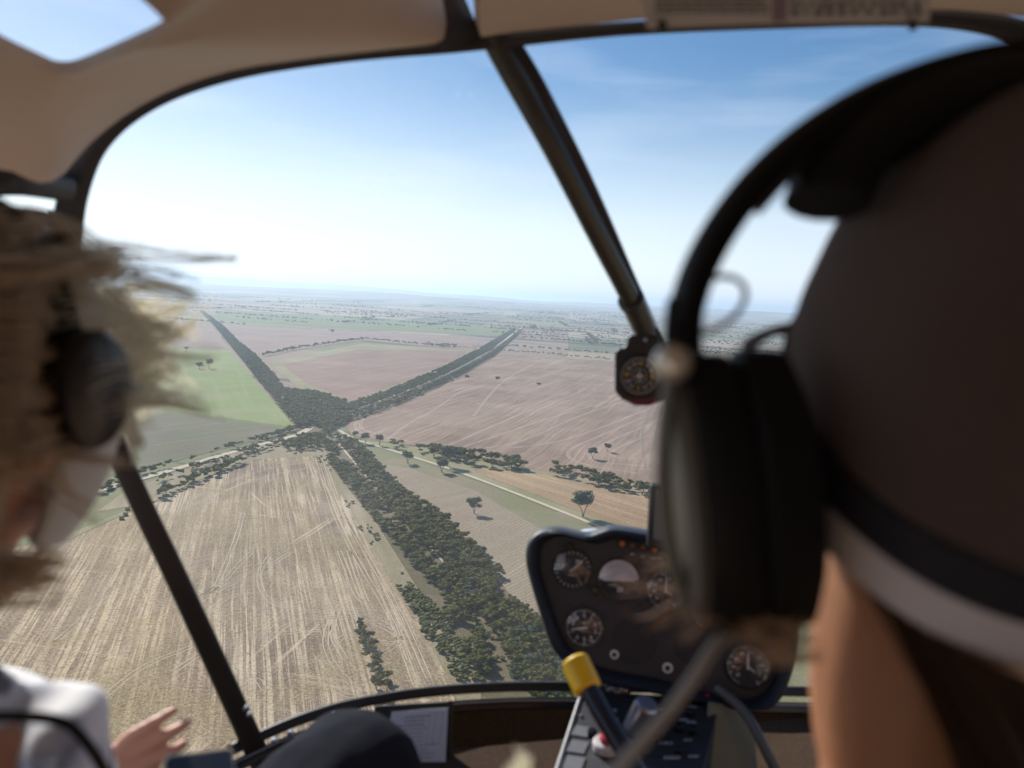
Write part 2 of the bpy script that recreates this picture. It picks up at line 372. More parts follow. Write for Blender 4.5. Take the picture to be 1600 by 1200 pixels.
# wheel tracks curving over the stubble
tr = MB(); rt = random.Random(5)
def track(pts, wdt):
    pts = chaikin([G(x, y, .36) for x, y in pts], 3)
    for off in (-1.3, 1.3):
        L, Q = [], []
        for i, p in enumerate(pts):
            t = (pts[min(i + 1, len(pts) - 1)] - pts[max(0, i - 1)]); t.z = 0; t.normalize(); s = Vector((-t.y, t.x, 0))
            k = wdt * (.6 + .5 * mnoise.noise(p * .05))
            L.append(p + s * (off + k)); Q.append(p + s * (off - k))
        tr.grid([L, Q])
for pts in [[(300, 940), (360, 905), (420, 885), (455, 862)], [(290, 955), (350, 915), (430, 890)], [(400, 1000), (440, 960), (520, 950), (600, 955)],
            [(410, 1010), (450, 970), (530, 962), (610, 975)], [(600, 955), (560, 940), (545, 900), (530, 860)], [(610, 975), (575, 950), (560, 905), (545, 860)],
            [(520, 960), (505, 1000), (520, 1040), (560, 1080)], [(530, 945), (515, 990), (540, 1030)], [(300, 985), (350, 930), (420, 925), (470, 935)],
            [(330, 935), (345, 900), (370, 840), (380, 800)], [(270, 1050), (330, 1010), (420, 990), (500, 985)], [(420, 870), (400, 900), (420, 945), (470, 950)],
            [(505, 715), (530, 790), (575, 870), (625, 955), (670, 1060)], [(495, 716), (520, 800), (560, 880), (610, 960), (650, 1070)],
            [(540, 960), (620, 985), (640, 1030)], [(150, 1100), (220, 1040), (300, 1010)], [(90, 1000), (170, 930), (250, 890), (340, 870)],
            [(256, 800), (330, 765), (400, 735), (480, 722)], [(245, 815), (330, 775), (410, 745), (485, 730)]]:
    track(pts, .42)
for i in range(9):
    x, y = rt.uniform(230, 620), rt.uniform(890, 1090); a = rt.uniform(-.9, .9); ln = rt.uniform(30, 90)
    track([(x, y), (x + ln * .4, y - ln * .3 * math.sin(a)), (x + ln * .8, y - ln * .7 * math.sin(a + .5)), (x + ln, y - ln * a)], .3)
o = tr.build('wheel_tracks', mat('pale pressed straw', (.46, .375, .26), .95, 0, .2, .3), merge=0); tag(o, kind='structure')
tr = MB()
for pts in [[(600, 690), (640, 660), (680, 640), (720, 610), (760, 600)], [(1010, 640), (960, 660), (880, 690), (800, 700)], [(1010, 650), (940, 680), (880, 705), (900, 725), (1000, 740)],
            [(1010, 665), (950, 690), (915, 708), (930, 722), (1010, 728)], [(1015, 680), (960, 700), (950, 715), (1015, 718)], [(560, 655), (552, 668), (570, 680), (620, 688)],
            [(568, 652), (560, 668), (580, 676), (640, 690)], [(690, 700), (760, 670), (830, 640)], [(850, 560), (800, 585), (770, 610), (740, 650)],
            [(1000, 620), (900, 650), (820, 690), (760, 700)], [(720, 700), (800, 672), (900, 640), (1000, 615)]]:
    track(pts, .7)
o = tr.build('wheel_tracks', mat('pale dusty soil', (.44, .35, .28), .95, 0, .2, .3), merge=0); tag(o, kind='structure')

# ------------------------------------------------------------------ trees
def leafmat(name, a, bcol, c3):
    mt, n, l, b = newmat(name); geo = n.new('ShaderNodeNewGeometry'); pos = geo.outputs['Position']
    c = mixc(n, l, ramp(n, l, noisen(n, l, pos, .16, 3, .6), .40, .60), a, bcol)
    c = mixc(n, l, mathn(n, l, 'MULTIPLY', ramp(n, l, noisen(n, l, pos, .6, 4, .7), .45, .7), .6), c, c3)
    l.new(c, b.inputs['Base Color']); b.inputs['Roughness'].default_value = .75; b.inputs['Specular IOR Level'].default_value = .08
    return mt
M_leaf = leafmat('mallee leaves', (.052, .068, .018), (.155, .15, .036), (.32, .28, .08))
M_leaf2 = leafmat('gum leaves', (.075, .10, .062), (.11, .135, .085), (.16, .18, .11))
M_shrub = leafmat('shrub leaves', (.065, .08, .025), (.12, .125, .035), (.22, .21, .06))
M_bark = mat('bark', (.28, .23, .18), .9, 0, .4, 3)
ICO = None
def ico(sub):
    bm = bmesh.new(); bmesh.ops.create_icosphere(bm, subdivisions=sub, radius=1)
    v = np.array([x.co[:] for x in bm.verts]); f = [[y.index for y in x.verts] for x in bm.faces]; bm.free(); return v, f
ICO1, ICO2 = ico(1), ico(2)
def crown(seed, rad, zc, hh, nclump, leaves, hi=True, core=.82):
    r_ = random.Random(seed); V = []; F = []
    for k in range(nclump):
        if k == 0: c = Vector((0, 0, zc))
        else:
            a = 2 * PI * (k + r_.uniform(-.3, .3)) / (nclump - 1) * (1.0 if nclump < 8 else 1.618); q = rad * r_.uniform(.35, .75)
            c = Vector((math.cos(a) * q, math.sin(a) * q, zc + hh * r_.uniform(-.45, .6)))
        cr_ = rad * r_.uniform(.34, .52); ch = cr_ * r_.uniform(.55, .8)
        iv, jf = ICO2 if hi else ICO1
        n0 = len(V)
        for v in iv:
            kk = core * (1 + .3 * mnoise.noise(Vector(v) * 2.2 + Vector((seed, k, 0))))
            V.append((c.x + v[0] * cr_ * kk, c.y + v[1] * cr_ * kk, c.z + v[2] * ch * kk))
        F += [[n0 + i for i in f] for f in jf]
        for i in range(leaves):
            z = r_.uniform(-.5, 1); t = r_.uniform(0, 2 * PI); s = math.sqrt(max(0, 1 - z * z))
            d = Vector((s * math.cos(t), s * math.sin(t), z))
            p = c + Vector((d.x * cr_, d.y * cr_, d.z * ch)) * r_.uniform(.82, 1.12)
            nn = (d + Vector((r_.uniform(-.8, .8), r_.uniform(-.8, .8), r_.uniform(-.5, .8)))).normalized()
            a = nn.orthogonal().normalized(); bb = nn.cross(a); sz = r_.uniform(.13, .30) * (1 if hi else 1.5) * rad / 3.2
            th = r_.uniform(0, PI); a, bb = a * math.cos(th) + bb * math.sin(th), bb * math.cos(th) - a * math.sin(th)
            n0 = len(V); V += [tuple(p + a * sz), tuple(p + bb * sz * .6), tuple(p - a * sz), tuple(p - bb * sz * .6)]; F.append([n0, n0 + 1, n0 + 2, n0 + 3])
    return V, F
def meshof(name, V, F, mt_):
    me = bpy.data.meshes.new(name); me.from_pydata(V, [], F); me.materials.append(mt_); me.update(); return me
def trunkmesh(seed, zc, rad):
    r_ = random.Random(seed); q = MB()
    nst = r_.choice([2, 3])
    for k in range(nst):
        a = 2 * PI * k / nst + r_.random(); e = Vector((math.cos(a), math.sin(a), 0)) * rad * .45
        q.tube([Vector((0, 0, -.3)), e * .25 + Vector((0, 0, zc * .35)), e * .7 + Vector((0, 0, zc * .7)), e + Vector((0, 0, zc + .4))], [.28, .2, .14, .05], 6)
        q.tube([e * .5 + Vector((0, 0, zc * .55)), e * 1.3 + Vector((0, .6, zc * .8)), e * 1.7 + Vector((.2, .8, zc))], [.12, .08, .03], 5)
    me = bpy.data.meshes.new('trunk'); me.from_pydata(q.v, [], q.f); me.materials.append(M_bark); me.update(); return me
NV = 6
TC = [meshof('crown', *crown(i, 3.4, 4.6, 1.8, 10, 130, True, .72), M_leaf2 if i == 5 else M_leaf) for i in range(NV)]
TT = [trunkmesh(i, 4.2, 3.4) for i in range(NV)]
TC2 = [meshof('crown', *crown(40 + i, 5.0, 7.6, 4.2, 14, 110, True, .6), M_leaf2) for i in range(3)]
TT2 = [trunkmesh(40 + i, 7.0, 5.0) for i in range(3)]
SH = [meshof('shrub', *crown(80 + i, 1.7, .9, .6, 5, 40), M_shrub) for i in range(4)]
def tree(name, p, s, rot, cm, tm, label, cat='tree', group=None):
    e = empty(name, p, label, cat, group); e.scale = (s, s, s * rng.uniform(.85, 1.15)); e.rotation_euler = (0, 0, rot)
    a = bpy.data.objects.new('crown', cm); b_ = bpy.data.objects.new('trunk', tm)
    for q in (a, b_): C.objects.link(q); q.parent = e
    return e
# single trees one can point at (foot of the tree in the picture)
singles = [
 (637, 724, .75, 0, 'small grey green gum tree touching the dirt road, left of the round pair'),
 (690, 738, .8, 1, 'grey green gum tree on the near edge of the dirt road, smaller of a pair'),
 (699, 728, 1.15, 2, 'large round gum tree beyond the dirt road, upper of the touching pair'),
 (741, 803, .7, 0, 'slim pale gum tree alone in the contour ploughed field'),
 (911, 808, 1.15, 1, 'spreading gum tree beside the dirt road just above the instrument panel'),
 (926, 717, .75, 2, 'flat dark tree alone in the fallow field below the compass'),
 (949, 706, .5, 0, 'little tree in the fallow field behind the flat dark one'),
 (312, 577, .8, 0, 'round dark tree in the green crop field, left of the pair'),
 (327, 576, .9, 1, 'wide dark tree in the green crop field, right of the pair'),
 (519, 521, .9, 0, 'tiny lone tree on the far mauve field beyond the hedge'),
 (291, 549, .7, 2, 'tiny tree at the top edge of the green crop field'),
 (555, 684, .45, 0, 'small bush tree at the start of the dirt road'),
 (571, 693, .7, 2, 'dark tree beside the dirt road nearest the crossroads'),
 (593, 696, .6, 1, 'small tree in the grass verge just east of the crossroads'),
]
for x, y, s, k, lb in singles:
    p = G(x, y, 0); tree('gum_tree', p, s * 1.75, rng.uniform(0, 6), TC2[k], TT2[k], lb)
spots = []     # (x, y, scale)
def fillpoly(poly_px, spacing, smin, smax, gap=0.0, seed=1, scale_noise=.02):
    r_ = random.Random(seed); poly = [G(x, y) for x, y in poly_px]
    xs = [p.x for p in poly]; ys_ = [p.y for p in poly]; x = min(xs); 
    while x < max(xs):
        y = min(ys_)
        while y < max(ys_):
            px, py = x + r_.uniform(-.5, .5) * spacing, y + r_.uniform(-.5, .5) * spacing
            if inpoly(px, py, poly) and mnoise.noise(Vector((px * scale_noise, py * scale_noise, seed))) > gap:
                spots.append((px, py, r_.uniform(smin, smax)))
            y += spacing
        x += spacing
def linetrees(pts_px, spacing, width, smin, smax, skip=0.0, seed=1):
    r_ = random.Random(seed); pts = [G(x, y) for x, y in pts_px]; L = sum((b - a).length for a, b in zip(pts, pts[1:]))
    n_ = max(2, int(L / spacing)); ps = resample(pts, n_)
    for i, p in enumerate(ps):
        if r_.random() < skip: continue
        spots.append((p.x + r_.uniform(-1, 1) * width, p.y + r_.uniform(-1, 1) * width, r_.uniform(smin, smax)))
# main belt running towards the camera
fillpoly([(525, 685), (548, 690), (572, 708), (595, 735), (640, 778), (690, 808), (735, 850), (770, 893), (800, 925), (840, 975), (870, 1015), (905, 1052), (930, 1130), (850, 1140), (800, 1060), (775, 1000), (745, 960), (700, 905), (655, 850), (607, 795), (562, 735), (532, 700)], 4.3, .5, 1.25, -.3, 1)
fillpoly([(503, 682), (520, 690), (545, 728), (590, 780), (640, 838), (690, 895), (735, 950), (760, 1010), (780, 1060), (750, 1060), (700, 985), (690, 930), (640, 880), (590, 820), (545, 765), (515, 725)], 4.4, .45, 1.15, -.25, 2)
fillpoly([(740, 870), (800, 900), (830, 950), (850, 985), (830, 990), (780, 930)], 7, .5, .9, 0, 3)
# crossroads
fillpoly([(447, 612), (492, 615), (545, 632), (556, 646), (540, 664), (520, 668), (516, 684), (495, 668), (462, 669), (455, 640)], 5.0, .8, 1.25, -.4, 4)
fillpoly([(440, 696), (470, 684), (505, 680), (512, 700), (495, 705), (450, 704)], 5.5, .7, 1.1, -.2, 5)
# belt to the far left
fillpoly([(333, 507), (345, 507), (372, 535), (398, 556), (420, 580), (447, 612), (490, 616), (462, 669), (425, 622), (385, 572)], 6.0, .9, 1.3, -.45, 6)
fillpoly([(312, 487), (318, 487), (345, 508), (333, 508)], 9, 1, 1.4, -.5, 7)
# belt to the right
fillpoly([(545, 634), (610, 612), (690, 577), (750, 546), (800, 515), (806, 515), (766, 549), (700, 585), (625, 618), (550, 646)], 6.0, .8, 1.2, -.4, 8)
fillpoly([(540, 655), (628, 622), (702, 589), (768, 553), (812, 516), (816, 518), (772, 557), (705, 595), (630, 630), (545, 660)], 6.5, .8, 1.2, -.35, 9)
# west road trees
fillpoly([(150, 768), (225, 738), (300, 722), (340, 706), (400, 688), (455, 672), (472, 670), (440, 682), (390, 694), (330, 711), (225, 743), (150, 775)], 5, .6, 1.15, -.35, 10)
fillpoly([(235, 750), (330, 722), (395, 702), (440, 690), (446, 694), (400, 712), (330, 728), (240, 757)], 5, .4, 1.0, -.15, 11)
fillpoly([(245, 775), (300, 752), (370, 722), (385, 722), (340, 742), (300, 757), (250, 780)], 4.6, .6, 1.4, -.45, 12)
# eastern tree line
fillpoly([(600, 694), (625, 696), (660, 704), (660, 712), (625, 705)], 9, .8, 1.4, -.1, 13)
fillpoly([(655, 700), (700, 706), (760, 716), (815, 728), (818, 738), (760, 732), (715, 722), (660, 712)], 8, .9, 1.9, -.3, 14)
fillpoly([(858, 733), (900, 738), (960, 754), (1010, 766), (1200, 810), (1200, 822), (1010, 777), (950, 766), (900, 752), (862, 743)], 7.5, .8, 1.7, -.3, 15)
# clump in the near stubble
linetrees([(562, 982), (566, 1000), (575, 1025), (586, 1045), (594, 1065), (600, 1088), (604, 1110)], 3.2, 3.0, .5, .95, .05, 16)
linetrees([(555, 978), (572, 1000), (578, 1022)], 4, 3.5, .4, .8, .1, 17)
# hedges
linetrees([(410, 557), (470, 545), (530, 536), (572, 531), (640, 538), (700, 543)], 8, 5, .9, 1.7, .03, 18)
linetrees([(690, 540), (735, 545), (760, 548)], 8, 5, .6, 1.1, .35, 19)
fillpoly([(660, 536), (715, 540), (712, 545), (665, 542)], 12, .8, 1.3, .0, 20)
linetrees([(695, 591), (740, 595), (790, 600), (840, 606)], 20, 4, 1.2, 2.2, .25, 21)
linetrees([(770, 549), (850, 554), (960, 564), (1060, 574), (1220, 590)], 8, 5, .8, 1.6, .1, 22)
linetrees([(790, 542), (900, 550), (1010, 558), (1220, 576)], 9, 12, 1., 1.8, .1, 23)
linetrees([(800, 528), (870, 532), (950, 540), (1010, 546), (1220, 562)], 9, 12, 1., 2., .1, 24)
linetrees([(815, 512), (900, 516), (1010, 526), (1220, 540)], 11, 12, 1, 2, .1, 25)
linetrees([(440, 512), (520, 517), (640, 522)], 16, 5, .6, 1.0, .5, 26)
# shrubs in the near verge
shr = []
def shrubs(poly_px, spacing, smin, smax, gap, seed):
    n0 = len(spots); fillpoly(poly_px, spacing, smin, smax, gap, seed, .03)
    global shr; shr += spots[n0:]; del spots[n0:]
shrubs([(512, 730), (560, 800), (600, 850), (650, 930), (700, 1000), (745, 1065), (715, 1065), (665, 985), (625, 925), (600, 880), (560, 830)], 5.2, .6, 1.3, .12, 30)
shrubs([(600, 880), (650, 920), (700, 970), (760, 1065), (715, 1065), (670, 1000), (640, 950)], 4.0, 1.0, 2.0, -.15, 31)
shrubs([(700, 900), (760, 960), (800, 1030), (830, 1075), (770, 1075), (740, 1010)], 5.5, .5, 1.4, .05, 32)
shrubs([(440, 705), (510, 703), (520, 740), (490, 716)], 7, .5, 1.3, 0, 33)
shrubs([(250, 772), (380, 725), (330, 748), (258, 786)], 8, .4, .9, .1, 34)
shrubs([(820, 950), (900, 1000), (930, 1060), (880, 1040)], 6, .7, 1.6, .1, 35)

def shown(x, y): px, py, d = toPx((x, y, 2)); return -60 < px < 1660 and 380 < py < 1260, d
vis = sorted([(shown(x, y)[1] / s, x, y, s) for x, y, s in spots if shown(x, y)[0]])
near, far = vis[:280], vis[280:]
for d, x, y, s in near:
    k = rng.randrange(NV); px, py, _ = toPx((x, y, 0))
    if px < 625 and py > 940:
        tree('mallee_tree', (x, y, 0), s, rng.uniform(0, 6), TC[k], TT[k], 'dark mallee tree in the short row standing alone in the near stubble field', 'tree', 'trees in the row inside the stubble field')
    else:
        tree('mallee_tree', (x, y, 0), s, rng.uniform(0, 6), TC[k], TT[k], 'olive green mallee tree crowded into the near end of the wide tree belt', 'tree', 'mallee trees in the near end of the belt')
def bulk(name, items, protos, mt_, label, cat):
    pv = [(np.array(V, dtype=np.float32), F) for V, F in protos]
    VV = []; loops = []; tot = []; off = 0
    for (x, y, s) in items:
        V, F = pv[rng.randrange(len(pv))]; a = rng.uniform(0, 6.28); c_, s_ = math.cos(a) * s, math.sin(a) * s
        q = np.empty_like(V); q[:, 0] = V[:, 0] * c_ - V[:, 1] * s_ + x; q[:, 1] = V[:, 0] * s_ + V[:, 1] * c_ + y; q[:, 2] = V[:, 2] * s * rng.uniform(.85, 1.2)
        VV.append(q); fl, ft = F; loops.append(fl + off); tot.append(ft); off += len(V)
    VV = np.concatenate(VV); loops = np.concatenate(loops); tot = np.concatenate(tot)
    me = bpy.data.meshes.new(name); me.vertices.add(len(VV)); me.vertices.foreach_set('co', VV.ravel())
    me.loops.add(len(loops)); me.loops.foreach_set('vertex_index', loops.astype(np.int32))
    st = np.concatenate(([0], np.cumsum(tot)[:-1])); me.polygons.add(len(tot)); me.polygons.foreach_set('loop_start', st.astype(np.int32))
    try: me.polygons.foreach_set('loop_total', tot.astype(np.int32))
    except Exception: pass
    me.materials.append(mt_); me.update(calc_edges=True); me.validate()
    o = bpy.data.objects.new(name, me); C.objects.link(o); tag(o, label, cat, kind='stuff'); return o
def pack(vf):
    V, F = vf; return V, (np.array([i for f in F for i in f]), np.array([len(f) for f in F]))
mid = [pack(crown(100 + i, 3.4, 4.6, 1.8, 7, 26, False, .82)) for i in range(6)]
low = [pack(crown(200 + i, 3.6, 4.0, 1.6, 4, 3, False, .95)) for i in range(5)]
bulk('distant_trees', [(x, y, s) for d, x, y, s in far if d < 2600], mid, M_leaf, 'dark green trees filling the rest of the belts and the crossroads', 'trees')
lo = [(x, y, s) for d, x, y, s in far if d >= 2600]
# far tree lines out across the plain
r_ = random.Random(11)
def farline(x, y, ang, L, sp, wd, s0):
    n_ = int(L / sp)
    for i in range(n_):
        t = i * sp
        if mnoise.noise(Vector((x + math.cos(ang) * t, y + math.sin(ang) * t, 0)) * .008) > .22: continue
        lo.append((x + math.cos(ang) * t + r_.uniform(-wd, wd), y + math.sin(ang) * t + r_.uniform(-wd, wd), s0 * r_.uniform(.7, 1.3)))
BA = gdir((815, 512), (1010, 526))
for i in range(420):
    y = 3300 + 13000 * r_.random() ** 1.2; x = r_.uniform(-.85, .8) * y
    if y < 5200 and -.55 < x / y < .0 and y < 3900: continue
    farline(x, y, (GA if r_.random() < .25 else BA) + r_.gauss(0, .05), r_.uniform(250, 1500), 8 + y / 1000, 5 + y / 600, 1.2 + y / 6500)
bulk('far_tree_lines', lo, low, M_leaf, 'dark tree lines and scrub scattered over the far plain', 'trees')
nsh = sorted([(shown(x, y)[1] / s, x, y, s) for x, y, s in shr if shown(x, y)[0]])
for d, x, y, s in nsh[:260]:
    e = bpy.data.objects.new('shrub', SH[rng.randrange(4)]); C.objects.link(e); e.location = (x, y, 0); e.scale = (s, s, s); e.rotation_euler = (0, 0, rng.uniform(0, 6))
    tag(e, 'low dark shrub scattered on the grassy verge between stubble field and tree belt', 'shrub', 'shrubs on the grassy verge')
if len(nsh) > 260:
    bulk('scrub', [(x, y, s) for d, x, y, s in nsh[260:]], [pack(crown(300, 1.7, .9, .6, 5, 12, False))], M_shrub, 'small bushes along the verges further away', 'shrubs')
print('TREES', len(near), len(far), len(lo), len(nsh))

# far farm sheds and hay bales
def shed(x, y, wd, dp, h, ang, name, label, roofc):
    p = G(x, y, 0); e = empty(name, p, label, 'shed'); e.rotation_euler = (0, 0, ang)
    MB().add([(sx * wd / 2, sy * dp / 2, z) for z in (0, h) for sx, sy in ((-1, -1), (1, -1), (1, 1), (-1, 1))],
             [[0, 1, 5, 4], [1, 2, 6, 5], [2, 3, 7, 6], [3, 0, 4, 7]]).build('wall', M_shedwall, e, False)
    q = MB(); hh = h + dp * .22
    q.add([(-wd / 2 - .5, -dp / 2 - .5, h), (wd / 2 + .5, -dp / 2 - .5, h), (wd / 2 + .5, 0, hh), (-wd / 2 - .5, 0, hh), (wd / 2 + .5, dp / 2 + .5, h), (-wd / 2 - .5, dp / 2 + .5, h)],
          [[0, 1, 2, 3], [3, 2, 4, 5], [0, 3, 5], [1, 4, 2]]); q.build('roof', roofc, e, False)
M_shedwall = mat('painted tin wall', (.62, .62, .58), .6, 0, .1, .5); M_tin = mat('zinc roof', (.78, .79, .8), .35, .2, .1, .5)
shed(843, 524, 26, 14, 6, .3, 'farm_shed', 'bright roofed farm shed among the far fields right of the road', M_tin)
shed(803, 540, 18, 10, 5, .8, 'farm_shed', 'smaller pale farm shed in trees between two far hedges', M_tin)
shed(870, 487, 60, 30, 9, .3, 'farm_shed', 'long white shed far off near the horizon', M_tin)
M_hay = mat('hay', (.40, .33, .2), .95, 0, .3, 2)
for i, (x, y) in enumerate([(190, 812), (196, 806), (199, 798)]):
    p = G(x, y, 0); q = MB().cyl(p + Vector((-1.4, 0, 1.5)), p + Vector((1.4, .6, 1.5)), 1.5, 20, bev=.15)
    o = q.build('hay_bale', M_hay); tag(o, 'round brown hay bale in the small cluster left of the window pillar', 'hay bale', 'hay bales beside the near stubble')
# ------------------------------------------------------------------ helicopter cabin (all coordinates relative to the cabin origin)
M_black = mat('black trim', (.018, .018, .02), .45, 0, .3, 30, .15)
M_blackgloss = mat('black gloss', (.012, .012, .014), .25, 0, .3, 30)
M_tube = mat('olive grey tube paint', (.06, .06, .052), .32, .35, .15, 20)
M_liner = mat('tan headliner', (.52, .40, .305), .9, 0, .06, 25, .3, sheen=.3)
M_brownfr = mat('dark bronze frame', (.03, .024, .02), .5, 0, .3, 15, .2)
M_carpet = mat('brown carpet', (.085, .055, .038), 1, 0, .5, 160, 1.0, spec=.1)
M_panel = mat('instrument panel paint', (.028, .029, .036), .5, 0, .15, 60, .15)
M_shield = mat('glareshield leather', (.016, .018, .026), .42, 0, .2, 80, .5)
M_white = mat('white lettering', (.75, .75, .74), .6, 0, .03)
M_grey = mat('grey metal', (.45, .46, .5), .3, .8, .1, 40)
M_dial = mat('dial black', (.012, .013, .02), .6, 0, .1)
M_orange_l = mat('orange lamp cap', (.55, .12, .03), .3, 0, .1)
M_darklamp = mat('unlit lamp cap', (.10, .03, .025), .35, 0, .1)
M_red = mat('dark red knob', (.4, .03, .04), .35, 0, .1)
M_yellow = mat('yellow plastic cap', (.80, .50, .012), .35, 0, .05, 12)
M_ydot = mat('yellow mark', (.75, .5, .08), .5, 0, .05)
M_paper = mat('placard paper', (.52, .50, .48), .6, 0, .05, 12)
M_ink = mat('grey print', (.16, .16, .17), .7, 0, .05)
M_olive = mat('olive primer', (.20, .185, .12), .7, 0, .15, 20)

def glassmat(name, dust, tint=(.97, .98, 1), gloss=.12):
    mt, n, l, b = newmat(name); n.remove(b); out = n['Material Output']
    tc = n.new('ShaderNodeTexCoord'); pos = tc.outputs['Object']
    tr = n.new('ShaderNodeBsdfTransparent'); tr.inputs[0].default_value = col(tint)
    df = n.new('ShaderNodeBsdfDiffuse'); df.inputs[0].default_value = (.85, .85, .85, 1)
    tl = n.new('ShaderNodeBsdfTranslucent'); tl.inputs[0].default_value = (.9, .9, .92, 1)
    m1 = n.new('ShaderNodeMixShader'); m1.inputs[0].default_value = .75; l.new(df.outputs[0], m1.inputs[1]); l.new(tl.outputs[0], m1.inputs[2])
    big = noisen(n, l, pos, 4.5, 3, .6)
    sp = n.new('ShaderNodeTexVoronoi'); sp.inputs['Scale'].default_value = 50; l.new(pos, sp.inputs['Vector'])
    spk = mathn(n, l, 'MULTIPLY', mathn(n, l, 'LESS_THAN', sp.outputs['Distance'], .12), ramp(n, l, noisen(n, l, pos, 3.2, 2), .48, .62))
    sm = ramp(n, l, noisen(n, l, mapn(n, l, pos, .4, (30, 30, 3)), 1.2, 4, .7), .6, .85)
    f = mathn(n, l, 'ADD', mathn(n, l, 'MULTIPLY', ramp(n, l, big, .3, .75), dust), mathn(n, l, 'MULTIPLY', spk, .2))
    f = mathn(n, l, 'ADD', f, mathn(n, l, 'MULTIPLY', sm, dust * 1.6)); f = mathn(n, l, 'ADD', f, dust * .35)
    m2 = n.new('ShaderNodeMixShader'); l.new(f, m2.inputs[0]); l.new(tr.outputs[0], m2.inputs[1]); l.new(m1.outputs[0], m2.inputs[2])
    gl = n.new('ShaderNodeBsdfGlossy'); gl.inputs['Roughness'].default_value = .02; fr = n.new('ShaderNodeLayerWeight'); fr.inputs[0].default_value = .2
    m3 = n.new('ShaderNodeMixShader'); l.new(mathn(n, l, 'MULTIPLY_ADD', mathn(n, l, 'POWER', fr.outputs['Facing'], 3), gloss, gloss * .08), m3.inputs[0]); l.new(m2.outputs[0], m3.inputs[1]); l.new(gl.outputs[0], m3.inputs[2])
    l.new(m3.outputs[0], out.inputs['Surface']); return mt
M_glass = glassmat('windshield acrylic', .036)
M_glassR = glassmat('right windshield acrylic', .009)
M_cover = glassmat('dial glass', .03, gloss=1.0)

heli = empty('helicopter', (0, 0, H), 'light helicopter cabin with tan headliner, black window frames and curved windshield', 'helicopter')
V = Vector
def PL(l, d=None): return [P(*q) if len(q) == 3 else P(q[0], q[1], d) for q in l]

# --- headliner, left half, with the skylight opening
arch = [(80, 284, .88), (100, 272, .9), (118, 250, .92), (140, 225, .94), (165, 203, .95), (190, 184, .95), (220, 165, .95), (250, 149, .95), (285, 134, .95), (320, 122, .95), (360, 111, .95), (400, 103, .95), (500, 89, .95), (600, 78, .96), (660, 71, .96), (690, 66, .965), (698, 58, .965), (699, 46, .96)]
sky_px = [(84, 112, .735), (106, 114, .735), (128, 108, .735), (186, 84, .70), (244, 58, .66), (258, 48, .655), (252, 32, .64), (195, -20, .60), (120, -95, .54), (108, -103, .535), (95, -98, .535), (0, -55, .56), (-110, -10, .60), (-120, 0, .605), (-112, 8, .61), (0, 74, .68), (72, 106, .73)]
outer = PL(arch) + [P(690, 0, .93), P(640, -160, .80), V((-.10, .30, .335)), V((-.10, -.6, .34)), V((-.35, -.62, .33)), V((-.62, -.62, .27)), V((-.69, -.4, .20)), V((-.70, .0, .17)), V((-.69, .35, .15)), P(-300, 262, .80), P(-100, 262, .82), P(-20, 262, .84), P(20, 268, .85), P(45, 280, .86), P(62, 286, .87)]
inner = chaikin(PL(sky_px), 2, True)
ctr = sum(inner, V()) / len(inner)
def angular(pts, n_):
    dense = []
    for i in range(len(pts)):
        a, b = pts[i], pts[(i + 1) % len(pts)]
        for k in range(24): dense.append(a.lerp(b, k / 24))
    ang = [(math.atan2(p.y - ctr.y, p.x - ctr.x), i) for i, p in enumerate(dense)]; ang.sort()
    out = []
    for k in range(n_):
        t = -PI + 2 * PI * (k + .5) / n_
        j = min(range(len(ang)), key=lambda q: abs(ang[q][0] - t)); out.append(dense[ang[j][1]])
    return out
N_ = 420
A, B = angular(inner, N_), angular(outer, N_)
rows = []
rows.append([p + V((0, 0, .010)) for p in A]); rows.append([p + V((0, 0, .004)) for p in A])
rows.append([a.lerp(b, .012) - V((0, 0, .001)) for a, b in zip(A, B)])
for k in range(1, 13):
    t = k / 12; rows.append([a.lerp(b, t) + V((0, 0, .006 * math.sin(PI * t) * min(1, (b - a).length / .3))) for a, b in zip(A, B)])
for _ in range(120):
    new = [r_[:] for r_ in rows]
    for i in range(4, len(rows) - 2):
        for j in range(N_): new[i][j] = (rows[i - 1][j] + rows[i + 1][j] + rows[i][j - 2] + rows[i][(j + 2) % N_]) * .25
    rows = new
rows.append([b + V((0, .004, .012)) for b in B])
hl = MB().grid(rows, closed=True).build('headliner', M_liner, heli)
# skylight pane and its rim
rimpts = A + [A[0]]
cc = sum((p for p in A), V()) / len(A)
MB().add([p + V((0, 0, .009)) for p in A] + [cc + V((0, 0, .02))], [[i, (i + 1) % N_, N_] for i in range(N_)]).build('skylight_pane', M_glass, heli)
# headliner, right half
archR = [(742, 34, .965), (744, 50, .965), (752, 58, .965), (800, 50, .965), (900, 40, .965), (1000, 30, .965), (1200, 22, .96), (1400, 14, .95), (1500, 16, .95), (1600, 26, .94), (1700, 50, .93), (1850, 110, .9), (1980, 200, .88), (2050, 300, .86)]
ra = resample(PL(archR), 50)
top = [P(700, -60, .84), P(640, -160, .80), V((-.04, .3, .335)), V((-.04, -.62, .34))]
bk = resample([V((-.04, -.62, .34)), V((.3, -.62, .34)), V((.6, -.62, .27)), V((.72, -.4, .2)), V((.74, .1, .17)), V((.74, .4, .16))], 50)
rows = []
for k in range(14):
    t = k / 13; rows.append([a.lerp(b, t) + V((0, 0, .035 * math.sin(PI * t))) for a, b in zip(ra, bk)])
rows = [[p + V((0, .004, .012)) for p in ra]] + rows
MB().grid(rows).build('headliner', M_liner, heli)
# black centre seam strip between both halves
sp_ = [P(722, 70, .972), P(700, 20, .955), P(675, -30, .92), P(640, -160, .84), V((-.07, .3, .345)), V((-.07, -.62, .35))]
MB().tube(chaikin(sp_, 2), .026, 10, ref='view', flat=.25).build('roof_seam', M_black, heli)

